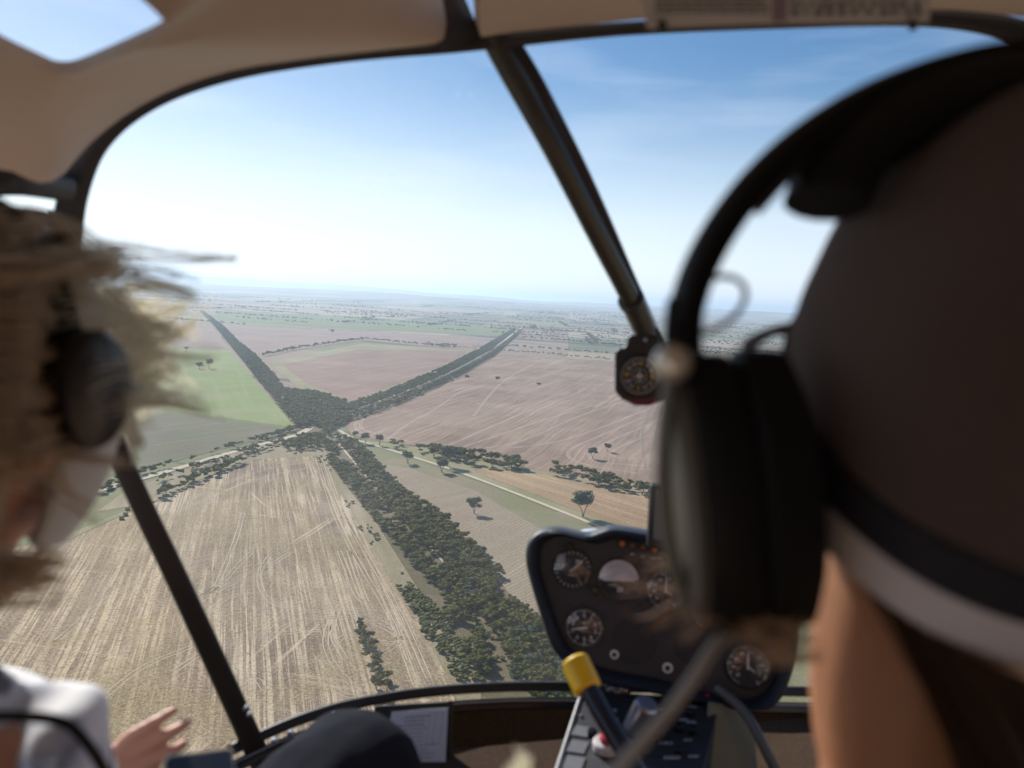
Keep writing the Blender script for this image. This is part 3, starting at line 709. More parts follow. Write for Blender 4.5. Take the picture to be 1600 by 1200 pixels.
# --- window frame along the arch and down the left side
fr = [(-400, 308, .80), (-200, 296, .82), (-60, 283, .84), (20, 278, .86), (62, 284, .90), (108, 292, .96)]
MB().tube(chaikin(PL(fr), 2), .018, 10, ref='view', flat=.5).build('door_frame', M_black, heli)
edge = [(100, 420, 1.0, .019), (104, 372, 1.0, .018), (110, 320, .99, .017), (122, 276, .98, .0165), (141, 236, .975, .0145), (166, 209, .975, .0115), (198, 183, .975, .0095), (240, 158, .975, .0085), (285, 139, .975, .0078), (335, 123, .975, .0074), (400, 108, .975, .0068), (500, 93, .975, .0066), (600, 82, .975, .0068), (700, 73, .98, .0085), (790, 62, .985, .0095), (900, 51, .985, .0085), (1000, 43, .985, .0078), (1200, 34, .98, .0085), (1400, 27, .975, .0095), (1500, 30, .97, .011), (1580, 44, .965, .014), (1650, 75, .96, .017), (1780, 150, .95, .018), (1900, 260, .95, .018), (1980, 400, .97, .018), (2010, 600, 1.05, .018)]
pts = [V((*P(x, y, d), r)) for x, y, d, r in edge]
q4 = []
for p in pts: q4.append(p)
def chk4(pts, n_):
    for _ in range(n_):
        o_ = [pts[0]]
        for a, b in zip(pts, pts[1:]): o_ += [a * .75 + b * .25, a * .25 + b * .75]
        o_.append(pts[-1]); pts = o_
    return pts
q4 = chk4(q4, 2)
MB().tube([V(p[:3]) for p in q4], [p[3] for p in q4], 12, ref='view', flat=.9, sq=True).build('windshield_frame', M_black, heli)
# thin bright rubber seal line just inside the arch
# --- left door pillar: upper brown post then long slanted pillar
pil = [(99, 330, 1.02, .017), (101, 430, 1.03, .017), (128, 560, 1.08, .0175), (172, 680, 1.15, .018), (222, 790, 1.22, .0195), (275, 900, 1.30, .021), (330, 1020, 1.38, .0225), (385, 1140, 1.46, .024), (430, 1240, 1.52, .026), (520, 1440, 1.6, .028)]
q4 = chk4([V((*P(x, y, d), r * (.82 if y > 600 else 1))) for x, y, d, r in pil], 2)
MB().tube([V(p[:3]) for p in q4], [p[3] for p in q4], 14, ref='view', flat=1.1, sq=True).build('door_pillar', M_brownfr, heli)
q4b = [(p + V((.012, -.014, .004, 0))) for p in q4]
bo = MB()
for x, y, d in [(383, 1107, 1.41), (388, 1117, 1.415)]:
    p = P(x, y, d - .03); bo.cyl(p + FW * .012, p - FW * .003, .003, 14, bev=.001)
bo.build('rivet', M_grey, heli)

# --- centre post: round tube, front flange, clamp
post = [(760, 40, .98), (786, 92, 1.0), (822, 155, 1.02), (860, 222, 1.05), (900, 300, 1.09), (938, 375, 1.13), (968, 432, 1.17), (990, 475, 1.20), (1004, 505, 1.23)]
MB().tube(chaikin(PL(post), 2), .0150, 20).build('centre_post', M_tube, heli)
fl = [(800, 62, 1.01), (835, 118, 1.03), (872, 190, 1.06), (912, 270, 1.10), (948, 350, 1.14), (980, 425, 1.18), (1012, 495, 1.24), (1040, 560, 1.32), (1062, 640, 1.42), (1075, 740, 1.52), (1080, 860, 1.6)]
MB().tube(chaikin(PL(fl), 2), .0085, 12, ref='view', flat=1.3, sq=True).build('post_flange', M_black, heli)
cl_ = MB(); a, b = P(988, 470, 1.195), P(1008, 515, 1.24); cl_.cyl(a, b, .0185, 24, bev=.002); cl_.cyl(P(985, 466, 1.19), P(989, 474, 1.2), .0205, 24, bev=.001)
cl_.cyl(b, P(1022, 548, 1.27), .012, 18); cl_.build('post_clamp', M_tube, heli)

# --- windshield panes
def pane(outline, c, bul, name, gm):
    o_ = chaikin(PL(outline), 1, True); o_ = resample(o_ + [o_[0]], 121)[:-1]; cv = P(*c); rows = []
    for k in range(13):
        t = 1 - k / 12; rows.append([cv.lerp(p, t) + (FW * bul * (1 - t * t)) for p in o_])
    q = MB().grid(rows, closed=True); return q.build(name, gm, heli, merge=1e-5)
pane([(120, 440, 1.0), (125, 340, .99), (140, 250, .98), (190, 190, .98), (280, 140, .98), (400, 110, .98), (600, 84, .98), (765, 66, .985), (822, 150, 1.02), (900, 290, 1.09), (970, 425, 1.18), (1040, 560, 1.32), (1075, 740, 1.52), (1080, 900, 1.6), (1060, 1075, 1.66), (900, 1078, 1.68), (760, 1078, 1.66), (640, 1090, 1.62), (520, 1115, 1.57), (410, 1150, 1.5), (330, 1010, 1.38), (240, 820, 1.24), (170, 670, 1.15)], (600, 560, 1.42), .25, 'windshield_pane', M_glass)
pane([(820, 60, .985), (1000, 45, .985), (1200, 36, .98), (1400, 30, .975), (1560, 40, .97), (1760, 140, .95), (1960, 380, .97), (2000, 600, 1.05), (1980, 800, 1.2), (1800, 1000, 1.4), (1500, 1090, 1.6), (1250, 1100, 1.68), (1085, 900, 1.62), (1080, 740, 1.52), (1045, 560, 1.32), (975, 425, 1.18), (905, 290, 1.09)], (1400, 560, 1.4), .2, 'windshield_pane', M_glassR)
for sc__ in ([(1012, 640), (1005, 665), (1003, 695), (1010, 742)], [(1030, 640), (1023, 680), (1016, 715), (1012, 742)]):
    MB().tube(chaikin([P(x, y, 1.36) for x, y in sc__], 2), .0011, 6).build('cord_reflection', M_white, heli)  # white tubes drawing the bright reflection of a cord in the pane
# --- lower sill of the windshield
sill = [(360, 1172, 1.44), (407, 1150, 1.48), (460, 1127, 1.52), (520, 1107, 1.56), (580, 1094, 1.6), (640, 1084, 1.62), (710, 1077, 1.65), (780, 1073, 1.67), (850, 1072, 1.68), (920, 1073, 1.69), (1080, 1076, 1.7), (1300, 1082, 1.7), (1600, 1080, 1.6), (1900, 1000, 1.4)]
sl_ = chaikin(PL(sill), 2)
MB().tube(sl_, .0105, 12, ref='view', flat=1.4, sq=True).build('window_sill', M_black, heli)
low = [p + V((0, -.014, -.030)) for p in sl_]
MB().tube(low, .0115, 12, ref='view', flat=1.2, sq=True).build('sill_trim', M_blackgloss, heli)
low2 = [p + V((0, -.028, -.016)) for p in sl_]
MB().tube(low2, .0017, 8).build('sill_highlight', M_grey, heli)  # thin light tube modelling the highlight line along the sill edge
bo = MB()
for x, y, d in [(427, 1160, 1.43), (453, 1148, 1.45), (520, 1118, 1.52)]:
    p = P(x, y, d); bo.cyl(p + FW * .01, p - FW * .002, .006, 14, bev=.0015)
bo.build('rivet', M_grey, heli)
# --- lower nose: carpeted bulkhead, document pocket
bh = resample([p + V((0, .0, -.03)) for p in sl_[6:]], 30)
MB().grid([bh] + [[p + V((kx_ * (1 - j / 29), -ky_, -kz_)) for j, p in enumerate(bh)] for kx_, ky_, kz_ in ((.05, .01, .12), (.10, .05, .28), (.10, .14, .46))]).build('carpet_bulkhead', M_carpet, heli)
p0 = P(704, 1098, 1.56); dn = (P(700, 1240, 1.50) - p0)
MB().tube([p0 + V((0, 0, .004)), p0 + dn], .0055, 8, sq=True, ref='view').build('pocket_divider', M_black, heli)
a_, b_, c_, d_ = P(612, 1112, 1.54), P(700, 1106, 1.545), P(694, 1232, 1.49), P(590, 1240, 1.48)
bd = [a_, b_, c_, d_]
MB().prism([x + V((0, .006, 0)) for x in [P(585, 1106, 1.54), P(704, 1099, 1.55), P(698, 1245, 1.50), P(560, 1250, 1.48)]], -FW, .004).build('document_pocket', M_black, heli)
doc = empty('checklist_sheet', (0, 0, H), 'white printed form tucked in the black pocket to the right of the dark knee', 'paper')
MB().prism(bd, -FW, .0006).build('sheet', mat('white paper', (.62, .64, .70), .7, 0, .04, 15), doc)
tx = MB(); rr = random.Random(3)
nx = (b_ - a_).normalized(); ny = (d_ - a_).normalized()
def line_(o_, u0, u1, v, th, w_=(b_ - a_).length):
    s = o_ + nx * u0 + ny * v - FW * .0016
    tx.add([s, s + nx * (u1 - u0), s + nx * (u1 - u0) + ny * th, s + ny * th], [[0, 1, 2, 3]])
W_ = (b_ - a_).length
for i in range(17):
    v = .010 + i * .0075; u = .012 + W_ * .15 if i < 2 else .012
    while u < W_ * (.62 if i < 7 else rr.uniform(.5, .9)):
        k = rr.uniform(.004, .012); line_(a_, u, u + k, v, .0016 if i > 2 else .0026); u += k + .002
for v in (.008, .062): line_(a_, W_ * .70, W_ * .93, v, .0008)
for u in (.70, .80, .93): tx.add([a_ + nx * (W_ * u) + ny * .008 - FW * .0016, a_ + nx * (W_ * u + .0008) + ny * .008 - FW * .0016, a_ + nx * (W_ * u + .0008) + ny * .062 - FW * .0016, a_ + nx * (W_ * u) + ny * .062 - FW * .0016], [[0, 1, 2, 3]])
tx.build('printed_text', mat('form print', (.30, .31, .36), .8), doc, False)

# --- plane helper
class PlaneF:
    def __init__(s, a, b, c):
        s.o = a; s.n = (b - a).cross(c - a).normalized()
        if s.n.dot(-FW) < 0: s.n = -s.n
    def at(s, px, py, off=0):
        r = P(px, py, 1); t = s.o.dot(s.n) / r.dot(s.n); return r * t + s.n * off
    def axes(s):
        x = (RT - s.n * RT.dot(s.n)).normalized(); return x, s.n.cross(x)
    def disc(s, mb, px, py, rpx, off, th, mi=0, sides=40, bev=0):
        c = s.at(px, py, off); mb.cyl(c, c + s.n * th, rpx * c.dot(FW) / FPX, sides, mi, bev=bev); return c
FONTC = {}
def textmesh(s):
    if s not in FONTC:
        cu = bpy.data.curves.new('t', 'FONT'); cu.body = s; cu.align_x = 'CENTER'; cu.align_y = 'CENTER'; cu.resolution_u = 2; cu.offset = .012
        ob = bpy.data.objects.new('t', cu); C.objects.link(ob); dg = bpy.context.evaluated_depsgraph_get(); dg.update()
        me = bpy.data.meshes.new_from_object(ob.evaluated_get(dg)); FONTC[s] = ([v.co.copy() for v in me.vertices], [list(p.vertices) for p in me.polygons])
        bpy.data.objects.remove(ob); bpy.data.curves.remove(cu); bpy.data.meshes.remove(me)
    return FONTC[s]
def text(mb, s, c, size, ax, ay, mi=0, rot=0):
    vs, fs = textmesh(s); cr_, sr = math.cos(rot), math.sin(rot)
    mb.add([c + ax * ((v.x * cr_ - v.y * sr) * size) + ay * ((v.x * sr + v.y * cr_) * size) for v in vs], fs, mi)

# --- instrument panel
PN = PlaneF(P(850, 850, 1.60), P(1200, 870, 1.53), P(950, 1060, 1.56)); ax, ay = PN.axes()
pout = [(836, 905), (829, 875), (832, 848), (848, 832), (874, 828), (902, 836), (924, 840), (940, 834), (958, 828), (990, 833), (1060, 846), (1160, 866), (1215, 885), (1235, 930), (1240, 1000), (1222, 1070), (1200, 1098), (1168, 1102), (1110, 1092), (1040, 1076), (960, 1062), (925, 1052), (900, 1036), (880, 1020), (866, 1000), (852, 955)]
po = chaikin([V((x, y, 0)) for x, y in pout], 2, True)
panel = MB().prism([PN.at(p.x, p.y) for p in po], PN.n, .05).build('instrument_panel', M_panel, heli, bevel=.002)
# glareshield lip follows the outline, standing proud of the panel
cen = V((1020, 960, 0)); ri = []
def sc_(p, k): return p + (p - cen).normalized() * k
rows = [[PN.at(sc_(p, a).x, sc_(p, a).y, o_) for p in po] for a, o_ in ((-14, .0005), (-13, .012), (-8, .026), (-2, .034), (4, .030), (8, .014), (8, -.03), (4, -.055))]
MB().grid(rows, closed=True).build('glareshield', M_shield, panel)
M_horizon = mat('pale horizon ball', (.55, .50, .53), .5)
def gauge(px, py, r, kind, seed=0):
    g = MB(); c = PN.disc(g, px, py, r + 3, .0005, .0035, 0, 48, .001)           # bezel
    PN.disc(g, px, py, r, .0040, .0006, 1, 48)
    rm = r * PN.at(px, py).dot(FW) / FPX; c = PN.at(px, py, .0052)
    def rad(a, r0, r1, wd, mi=2):
        d = ax * math.sin(a) + ay * math.cos(a); s = PN.n.cross(d) * wd / 2
        g.add([c + d * r0 + s, c + d * r0 - s, c + d * r1 - s, c + d * r1 + s], [[0, 1, 2, 3]], mi)
    if kind in ('alt', 'spd', 'rpm'):
        n_ = 50 if kind == 'alt' else 36
        for i in range(n_):
            big = i % 5 == 0; a = 2 * PI * i / n_
            if kind != 'alt' and .42 < i / n_ < .58: continue
            rad(a, rm * (.78 if big else .86), rm * .95, rm * (.05 if big else .028))
        for k in range(10 if kind == 'alt' else 7):
            a = 2 * PI * k / 10 + (0 if kind == 'alt' else 4.0)
            text(g, str(k) if kind == 'alt' else str(20 + 20 * k), c + (ax * math.sin(a) + ay * math.cos(a)) * rm * .62, rm * (.30 if kind == 'alt' else .2), ax, ay, 2)
        if kind == 'alt': text(g, 'ALT', c + ay * rm * .25 + ax * rm * .1, rm * .25, ax, ay, 2)
        rad(PI * 1.45 if kind == 'alt' else .05, -rm * .15, rm * .72, rm * .07)
        if kind != 'alt': rad(2.3, 0, rm * .45, rm * .05)
    elif kind == 'att':
        g.add([c - PN.n * .0004 + (ax * math.cos(t_) + ay * math.sin(t_)) * rm * .97 for t_ in [PI * i / 24 for i in range(25)]], [list(range(25))], 3)
        for k in range(7): rad(-PI / 3 + k * PI / 9 + .1, rm * .8, rm * .95, rm * .04)
        g.add([c + ax * (-rm * .8), c + ax * (rm * .8), c + ax * rm * .8 - ay * rm * .06, c - ax * rm * .8 - ay * rm * .06], [[0, 1, 2, 3]], 2)
        text(g, '20', c - ay * rm * .5 + ax * rm * .05, rm * .32, ax, ay, 2)
    elif kind == 'mp':
        for k in range(20): rad(PI * .7 + k * PI * .085 + .4, rm * .82, rm * .95, rm * .035)
        rad(.9, -rm * .2, rm * .7, rm * .06); text(g, '30', c + ax * rm * .3 + ay * rm * .4, rm * .3, ax, ay, 2)
    q = g.build('gauge', [M_blackgloss, M_dial, M_white, M_horizon], panel)
    k = MB(); cc_ = PN.at(px, py, .0078); rowz = []
    for i in range(6):
        t = i / 5; rowz.append([cc_ + PN.n * (.006 * (1 - t * t)) + (ax * math.cos(th) + ay * math.sin(th)) * rm * t for th in [2 * PI * j / 36 for j in range(36)]])
    k.grid(rowz[::-1], closed=True).build('dial_glass', M_cover, q); return q
gauge(895, 889, 29, 'mp'); gauge(967, 905, 31, 'att'); gauge(1040, 922, 29, 'spd'); gauge(913, 980, 29, 'alt'); gauge(1168, 1040, 33, 'rpm'); gauge(965, 1082, 17, 'mp')
gauge(1110, 955, 30, 'spd')
# blank round cover plate and screws
q = MB(); PN.disc(q, 990, 1002, 34, .0003, .0022, 0, 48, .0008); PN.disc(q, 1080, 1010, 26, .0003, .0022, 0, 48, .0008)
for x, y in ((962, 985), (1018, 985), (962, 1022), (1018, 1022)): PN.disc(q, x, y, 2, .0022, .001, 0, 10)
q.build('cover_plate', M_shield, panel)
q = MB()
for x, y in ((880, 852), (912, 856), (866, 882), (920, 918), (932, 930), (912, 944), (890, 944), (935, 872), (1000, 876), (880, 1010), (945, 960), (947, 1000), (1140, 1000), (1196, 1004), (1140, 1078), (1200, 1074), (1075, 885), (1000, 945)):
    PN.disc(q, x, y, 3.2, .0004, .0016, 0, 14, .0004)
q.build('screw', M_shield, panel)
for x, y, r in ((960, 1022, 7), (1043, 1043, 8)):
    q = MB(); c = PN.disc(q, x, y, r, .0005, .004, 0, 24, .001); PN.disc(q, x, y, r * .55, .0048, .001, 1, 20); q.build('switch_bushing', [M_white, M_dial], panel)
q = MB(); PN.disc(q, 891, 853, 5, .0005, .012, 0, 20, .001); PN.disc(q, 930, 921, 5.5, .0005, .012, 0, 20, .001); q.build('knob', M_blackgloss, panel)
for x, y, on in ((972, 849, 1), (988, 852, 0), (1005, 855, 0), (1023, 858, 1)):
    q = MB(); PN.disc(q, x, y, 6.5, .0005, .004, 0, 24, .001); PN.disc(q, x, y, 4.2, .0046, .002, 1, 20, .0006); q.build('warning_lamp', [M_blackgloss, M_orange_l if on else M_darklamp], panel)
q = MB()
for x, y, s in ((988, 866, 'OIL'), (1005, 869, 'ALT'), (1025, 872, 'STARTER'), (913, 962, '')):
    if s: text(q, s, PN.at(x, y, .0012), .0055, ax, ay)
# small placard with three linked circles beside the first gauge
c = PN.at(876, 877, .006); k = PN.at(876, 877).dot(FW) / FPX
def ringm(mb, c, r0, r1, ky=1.0, mi=0):
    n_ = 28; mb.add([c + (ax * math.cos(2 * PI * i / n_) + ay * math.sin(2 * PI * i / n_) * ky) * r for r in (r0, r1) for i in range(n_)],
                    [[i, (i + 1) % n_, n_ + (i + 1) % n_, n_ + i] for i in range(n_)], mi)
for dy in (-6, 0, 6): ringm(q, c + ay * dy * k + ax * dy * .15 * k, 1.9 * k, 2.9 * k)
bx_ = [c + ax * (dx + dy * .15) * k + ay * dy * k for dx, dy in ((-3, -11), (3, -11), (5.4, -8), (5.4, 8), (3, 11), (-3, 11), (-5.4, 8), (-5.4, -8))]
q.tube(bx_ + [bx_[0]], .0006, 5, caps=False)
q.build('panel_lettering', M_white, panel, False)

# --- radio console sloping down towards the seats
CP = PlaneF(P(905, 1082, 1.55), P(1120, 1094, 1.52), P(880, 1200, 1.32)); cx, cy = CP.axes()
con = MB().prism([CP.at(*p) for p in ((908, 1078), (1125, 1092), (1098, 1210), (1060, 1420), (790, 1420), (872, 1200))], CP.n, .10).build('console', M_panel, heli, bevel=.002)
e1 = MB(); e1.tube([CP.at(909, 1085, .002), CP.at(872, 1200, .002), CP.at(795, 1420, .002)], .0035, 6, sq=True); e1.build('console_edge', mat('worn grey edge', (.42, .42, .42), .4, .5), con)
q = MB()
for (x0, y0, x1, y1) in ((900, 1135, 925, 1150), (893, 1158, 920, 1176), (886, 1182, 915, 1204)):
    q.prism([CP.at(x0, y0, .003), CP.at(x1, y0 + 4, .003), CP.at(x1 - 8, y1 + 4, .003), CP.at(x0 - 8, y1, .003)], CP.n, .003)
q.build('switch_plate', mat('pale grey plate', (.13, .135, .15), .5), con, False)
q = MB()
for x0, y0, x1, y1 in ((955, 1096, 1115, 1100), (945, 1122, 1108, 1127), (938, 1150, 1102, 1155), (928, 1178, 1096, 1184)):
    q.tube([CP.at(x0, y0, .002), CP.at(x1, y1, .002)], .0012, 6)
q.build('radio_bezel', M_shield, con)
q = MB()
rr = random.Random(8)
for s, x, y, z in (('COM', 1050, 1112, .009), ('ON', 1082, 1108, .010), ('SQL', 1068, 1128, .010), ('VOL', 1080, 1132, .011), ('118.3', 1040, 1165, .012), ('ALT', 1075, 1160, .010), ('IDENT', 1050, 1188, .011), ('STBY', 1084, 1186, .009), ('OFF', 962, 1128, .008), ('BAT', 940, 1112, .009), ('MAG', 925, 1110, .008)):
    q = MB(); text(q, s, CP.at(x, y, .0045), z * .9, cx, cy); q.build('console_lettering', M_white, con, False)
for x, y in ((1053, 1078), (1105, 1090)):
    q = MB(); CP.disc(q, x, y + 6, 7.5, .0005, .010, 0, 24, .002); CP.disc(q, x, y + 6, 4, .011, .004, 1, 18, .001); q.build('lamp_button', [M_orange_l, M_red], con)
q = MB(); c = CP.at(990, 1140, 0); q.cyl(c, c + (P(1012, 1098, 1.40) - c), .0215, 36, bev=.004); q.build('silver_knob', mat('brushed silver', (.30, .31, .36), .3, .7, .1, 40), con)
q = MB(); CP.disc(q, 948, 1172, 22, .0005, .018, 0, 36, .003); CP.disc(q, 949, 1174, 13, .019, .012, 1, 30, .003); q.build('mixture_knob', [mat('white knob ring', (.55, .5, .5), .5), M_red], con)
for x, y, r in ((930, 1105, 12), (945, 1128, 9), (1078, 1118, 7), (1060, 1142, 8), (1082, 1147, 6), (925, 1150, 8), (1020, 1160, 8), (1060, 1178, 6)):
    q = MB(); CP.disc(q, x, y, r, .0005, .012, 0, 24, .002); q.build('knob', M_blackgloss, con)
for x, y in ((962, 1112), (908, 1120), (1032, 1110)):
    q = MB(); CP.disc(q, x, y, 3, .0005, .004, 0, 14, .001); q.build('screw', M_grey, con)
# --- cyclic stick
a, b = P(900, 1036, 1.13), P(922, 1082, 1.10)
st = MB(); st.tube(chaikin([P(915, 1066, 1.115), P(942, 1118, 1.08), P(975, 1170, 1.05), P(1010, 1240, 1.0), P(1010, 1500, .9)], 2), .0135, 22)
stick = st.build('cyclic_stick', mat('dark blue black grip', (.012, .016, .03), .3, 0, .2, 20), heli)
MB().cyl(P(897, 1030, 1.14), P(920, 1080, 1.11), .0205, 36, bev=.004).build('yellow_cap', M_yellow, stick)
# --- compass hanging below the centre post
K = PlaneF(P(960, 580, 1.235), P(1045, 580, 1.225), P(1000, 640, 1.235)); kx, ky = K.axes()
co = [(961, 552), (966, 545), (975, 544), (980, 538), (981, 528), (985, 524), (1026, 523), (1030, 528), (1031, 540), (1042, 546), (1048, 554), (1048, 612), (1036, 625), (1016, 634), (992, 634), (972, 624), (961, 612)]
cmp_ = MB().prism([K.at(*p) for p in co], K.n, .045).build('compass', M_black, heli, bevel=.003)
fc = MB(); cc_ = K.at(999, 587); kk = cc_.dot(FW) / FPX
K.disc(fc, 999, 587, 35, .0004, .003, 0, 44, .001); K.disc(fc, 999, 587, 31, .0036, .0006, 1, 44)
c = K.at(999, 587, .005)
for i in range(36):
    a_ = 2 * PI * i / 36; d = kx * math.sin(a_) + ky * math.cos(a_); s = K.n.cross(d) * .0006
    fc.add([c + d * 25 * kk + s, c + d * 25 * kk - s, c + d * 29.5 * kk - s, c + d * 29.5 * kk + s], [[0, 1, 2, 3]], 2)
for i, s in enumerate(['N', '3', '6', 'E', '12', '15', 'S', '21', '24', 'W', '30', '33']):
    a_ = 2 * PI * i / 12 + .1; text(fc, s, c + (kx * math.sin(a_) + ky * math.cos(a_)) * 19.5 * kk, 8.5 * kk, kx, ky, 3 if i % 3 == 0 else 2)
ringm2 = [c + (kx * math.cos(t_) + ky * math.sin(t_)) * 11 * kk for t_ in [2 * PI * i / 30 for i in range(31)]]
fc.tube(ringm2, .0005, 5, mi=2, caps=False)
pl = [(0, 10), (1.3, 4), (7, -1), (7, -3), (1.3, -2), (1.3, -6), (3.5, -8), (-3.5, -8), (-1.3, -6), (-1.3, -2), (-7, -3), (-7, -1), (-1.3, 4)]
fc.add([c + kx * x * kk + ky * y * kk for x, y in pl], [list(range(len(pl)))], 2)
fc.build('compass_card', [M_blackgloss, M_dial, mat('dim white', (.45, .45, .43), .6), M_ydot], cmp_, False)
q = MB(); K.disc(q, 1008, 531, 3, .0, .006, 0, 14, .001); K.disc(q, 1040, 535, 3, .0, .006, 0, 14, .001); q.build('screw', M_grey, cmp_)
q = MB(); q.prism([K.at(*p, .0006) for p in ((978, 624), (1030, 624), (1024, 630), (985, 630))], K.n, .0006); q.build('correction_card', mat('dim red card', (.12, .02, .02), .6), cmp_, False)
MB().tube([P(1012, 512, 1.24), P(1012, 528, 1.245)], .009, 14).build('compass_mount', M_tube, heli)
# --- display on a bracket right of the panel
q = MB().prism([P(1017, 757, 1.45), P(1100, 764, 1.42), P(1100, 868, 1.42), P(1012, 856, 1.46)], -FW, .02).build('display_unit', M_black, heli, bevel=.003)
MB().prism([P(1024, 766, 1.435), P(1096, 772, 1.405), P(1096, 858, 1.405), P(1021, 842, 1.44)], -FW, .001).build('screen', mat('dim grey screen', (.13, .15, .17), .15), q)
# small pale vent dome on the nose seen over the panel top
MB().ball(P(935, 836, 1.8), (.05, .03, .012), 20, 10).build('nose_vent', mat('pale blue grey', (.55, .62, .68), .4), heli)
# --- lower right: bracket tubes and olive plate
MB().tube(chaikin([P(1120, 1075, 1.5), P(1165, 1110, 1.45), P(1195, 1170, 1.4), P(1240, 1260, 1.35)], 2), .009, 14).build('panel_brace', mat('grey brace', (.12, .115, .105), .5, .3), heli)
MB().prism([P(1108, 1098, 1.48), P(1150, 1104, 1.5), P(1180, 1150, 1.46), P(1195, 1300, 1.35), P(1085, 1300, 1.35)], -FW, .01).build('console_side', M_olive, heli, bevel=.003)
# --- cabin shell behind and below
sh = MB()
sh.add([V((-.7, -.62, .3)), V((.75, -.62, .3)), V((.75, -.62, -1.0)), V((-.7, -.62, -1.0))], [[0, 1, 2, 3]])
sh.build('rear_bulkhead', M_liner, heli, False, solid=.02)
sh = MB().add([V((-.7, -.62, -1.0)), V((.75, -.62, -1.0)), V((.8, 1.1, -1.0)), V((.7, 1.6, -.85)), V((-.38, 1.4, -.90)), V((-.72, .7, -1.0))], [[0, 1, 2, 3, 4, 5]])
sh.build('cabin_floor', M_carpet, heli, False, solid=.02)
MB().add([V((.75, -.62, .2)), V((.75, .45, .16)), V((.82, 1.0, -.45)), V((.8, 1.1, -1.0)), V((.75, -.62, -1.0))], [[0, 1, 2, 3, 4]]).build('right_door', M_liner, heli, False, solid=.02)
def seat(x, y):
    s_ = MB(); s_.ball(V((x, y, -.62)), V((.24, .25, .07)), 24, 12); s_.build('seat_cushion', M_liner2, heli)
    s_ = MB(); s_.ball(V((x, y - .24, -.38)), V((.23, .06, .29)), 24, 16); s_.build('seat_back', M_liner2, heli)
M_liner2 = mat('tan leather', (.30, .21, .15), .6, 0, .08, 30, .3)

# --- checklist placard clipped over the top of the windshield
pc = empty('placard', (0, 0, H), 'grey printed checklist card clipped to the ceiling edge over the windshield', 'placard')
Q = PlaneF(P(1010, 42, .62), P(1450, 30, .62), P(1000, -20, .60)); qx, qy = Q.axes()
MB().prism([Q.at(*p) for p in ((1012, 46), (1100, 42), (1240, 38), (1452, 36), (1462, -60), (985, -60))], Q.n, .002).build('card', M_paper, pc, False, bevel=.001)
tx2 = MB(); rr = random.Random(4)
for j, y in enumerate((-18, -9, 0, 8, 16)):
    x = 1024
    while x < 1195:
        k = rr.uniform(5, 16); tx2.add([Q.at(x, y, .001), Q.at(x + k, y, .001), Q.at(x + k, y + 4.5, .001), Q.at(x, y + 4.5, .001)], [[0, 1, 2, 3]]); x += k + 3
for j, y in enumerate((-14, 2, 14)):
    x = 1236
    while x < 1440:
        k = rr.uniform(6, 12); hgt = rr.uniform(7, 11); tx2.add([Q.at(x, y, .001), Q.at(x + k, y, .001), Q.at(x + k, y + hgt, .001), Q.at(x, y + hgt, .001)], [[0, 1, 2, 3]]); x += k + rr.uniform(4, 12)
tx2.build('printed_text', M_ink, pc, False)
MB().prism([Q.at(*p, .0008) for p in ((1207, 34), (1229, 33), (1229, -60), (1206, -60))], Q.n, .0008).build('divider', mat('mauve divider', (.26, .2, .25), .6), pc, False)
for x in (1034, 1424):
    MB().cyl(Q.at(x, 38, -.004), Q.at(x, 38, .006), .0035, 16, bev=.001).build('clip', M_black, pc)
# ------------------------------------------------------------------ people
def mk_tl(m_, f=.5):
    n, l = m_.node_tree.nodes, m_.node_tree.links; b = n['Principled BSDF']; src = b.inputs['Base Color'].links[0].from_socket
    t = n.new('ShaderNodeBsdfTranslucent'); l.new(src, t.inputs[0]); mx = n.new('ShaderNodeMixShader'); mx.inputs[0].default_value = f
    l.new(b.outputs[0], mx.inputs[1]); l.new(t.outputs[0], mx.inputs[2]); l.new(mx.outputs[0], n['Material Output'].inputs[0])
M_skin = mat('skin', (.60, .33, .24), .5, 0, .10, 30, .1, sss=.15)
M_hairb = mat('blonde hair', (.74, .62, .47), .45, 0, .25, 60, 0, spec=.5)
mk_tl(M_hairb)
M_hairbl = mat('pale sunlit hair', (.96, .88, .74), .4, 0, .2, 60, 0, spec=.5)  # paler than the blonde: sunlight on blown strands put into the colour
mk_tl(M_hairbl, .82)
M_hair2 = mat('fair brown hair', (.36, .22, .12), .45, 0, .25, 60, 0)
M_hs = mat('headset plastic', (.007, .007, .008), .55, 0, .2, 30, spec=.2)
M_cush = mat('ear cushion', (.008, .008, .009), .6, 0, .2, 60, .3, spec=.2)
M_metal = mat('headset metal', (.10, .095, .085), .3, .8, .1, 40)
M_shell = mat('worn grey shell', (.17, .165, .15), .35, .2, .2, 25)
M_silver = mat('polished silver', (.85, .80, .70), .22, .6, .05, 20)

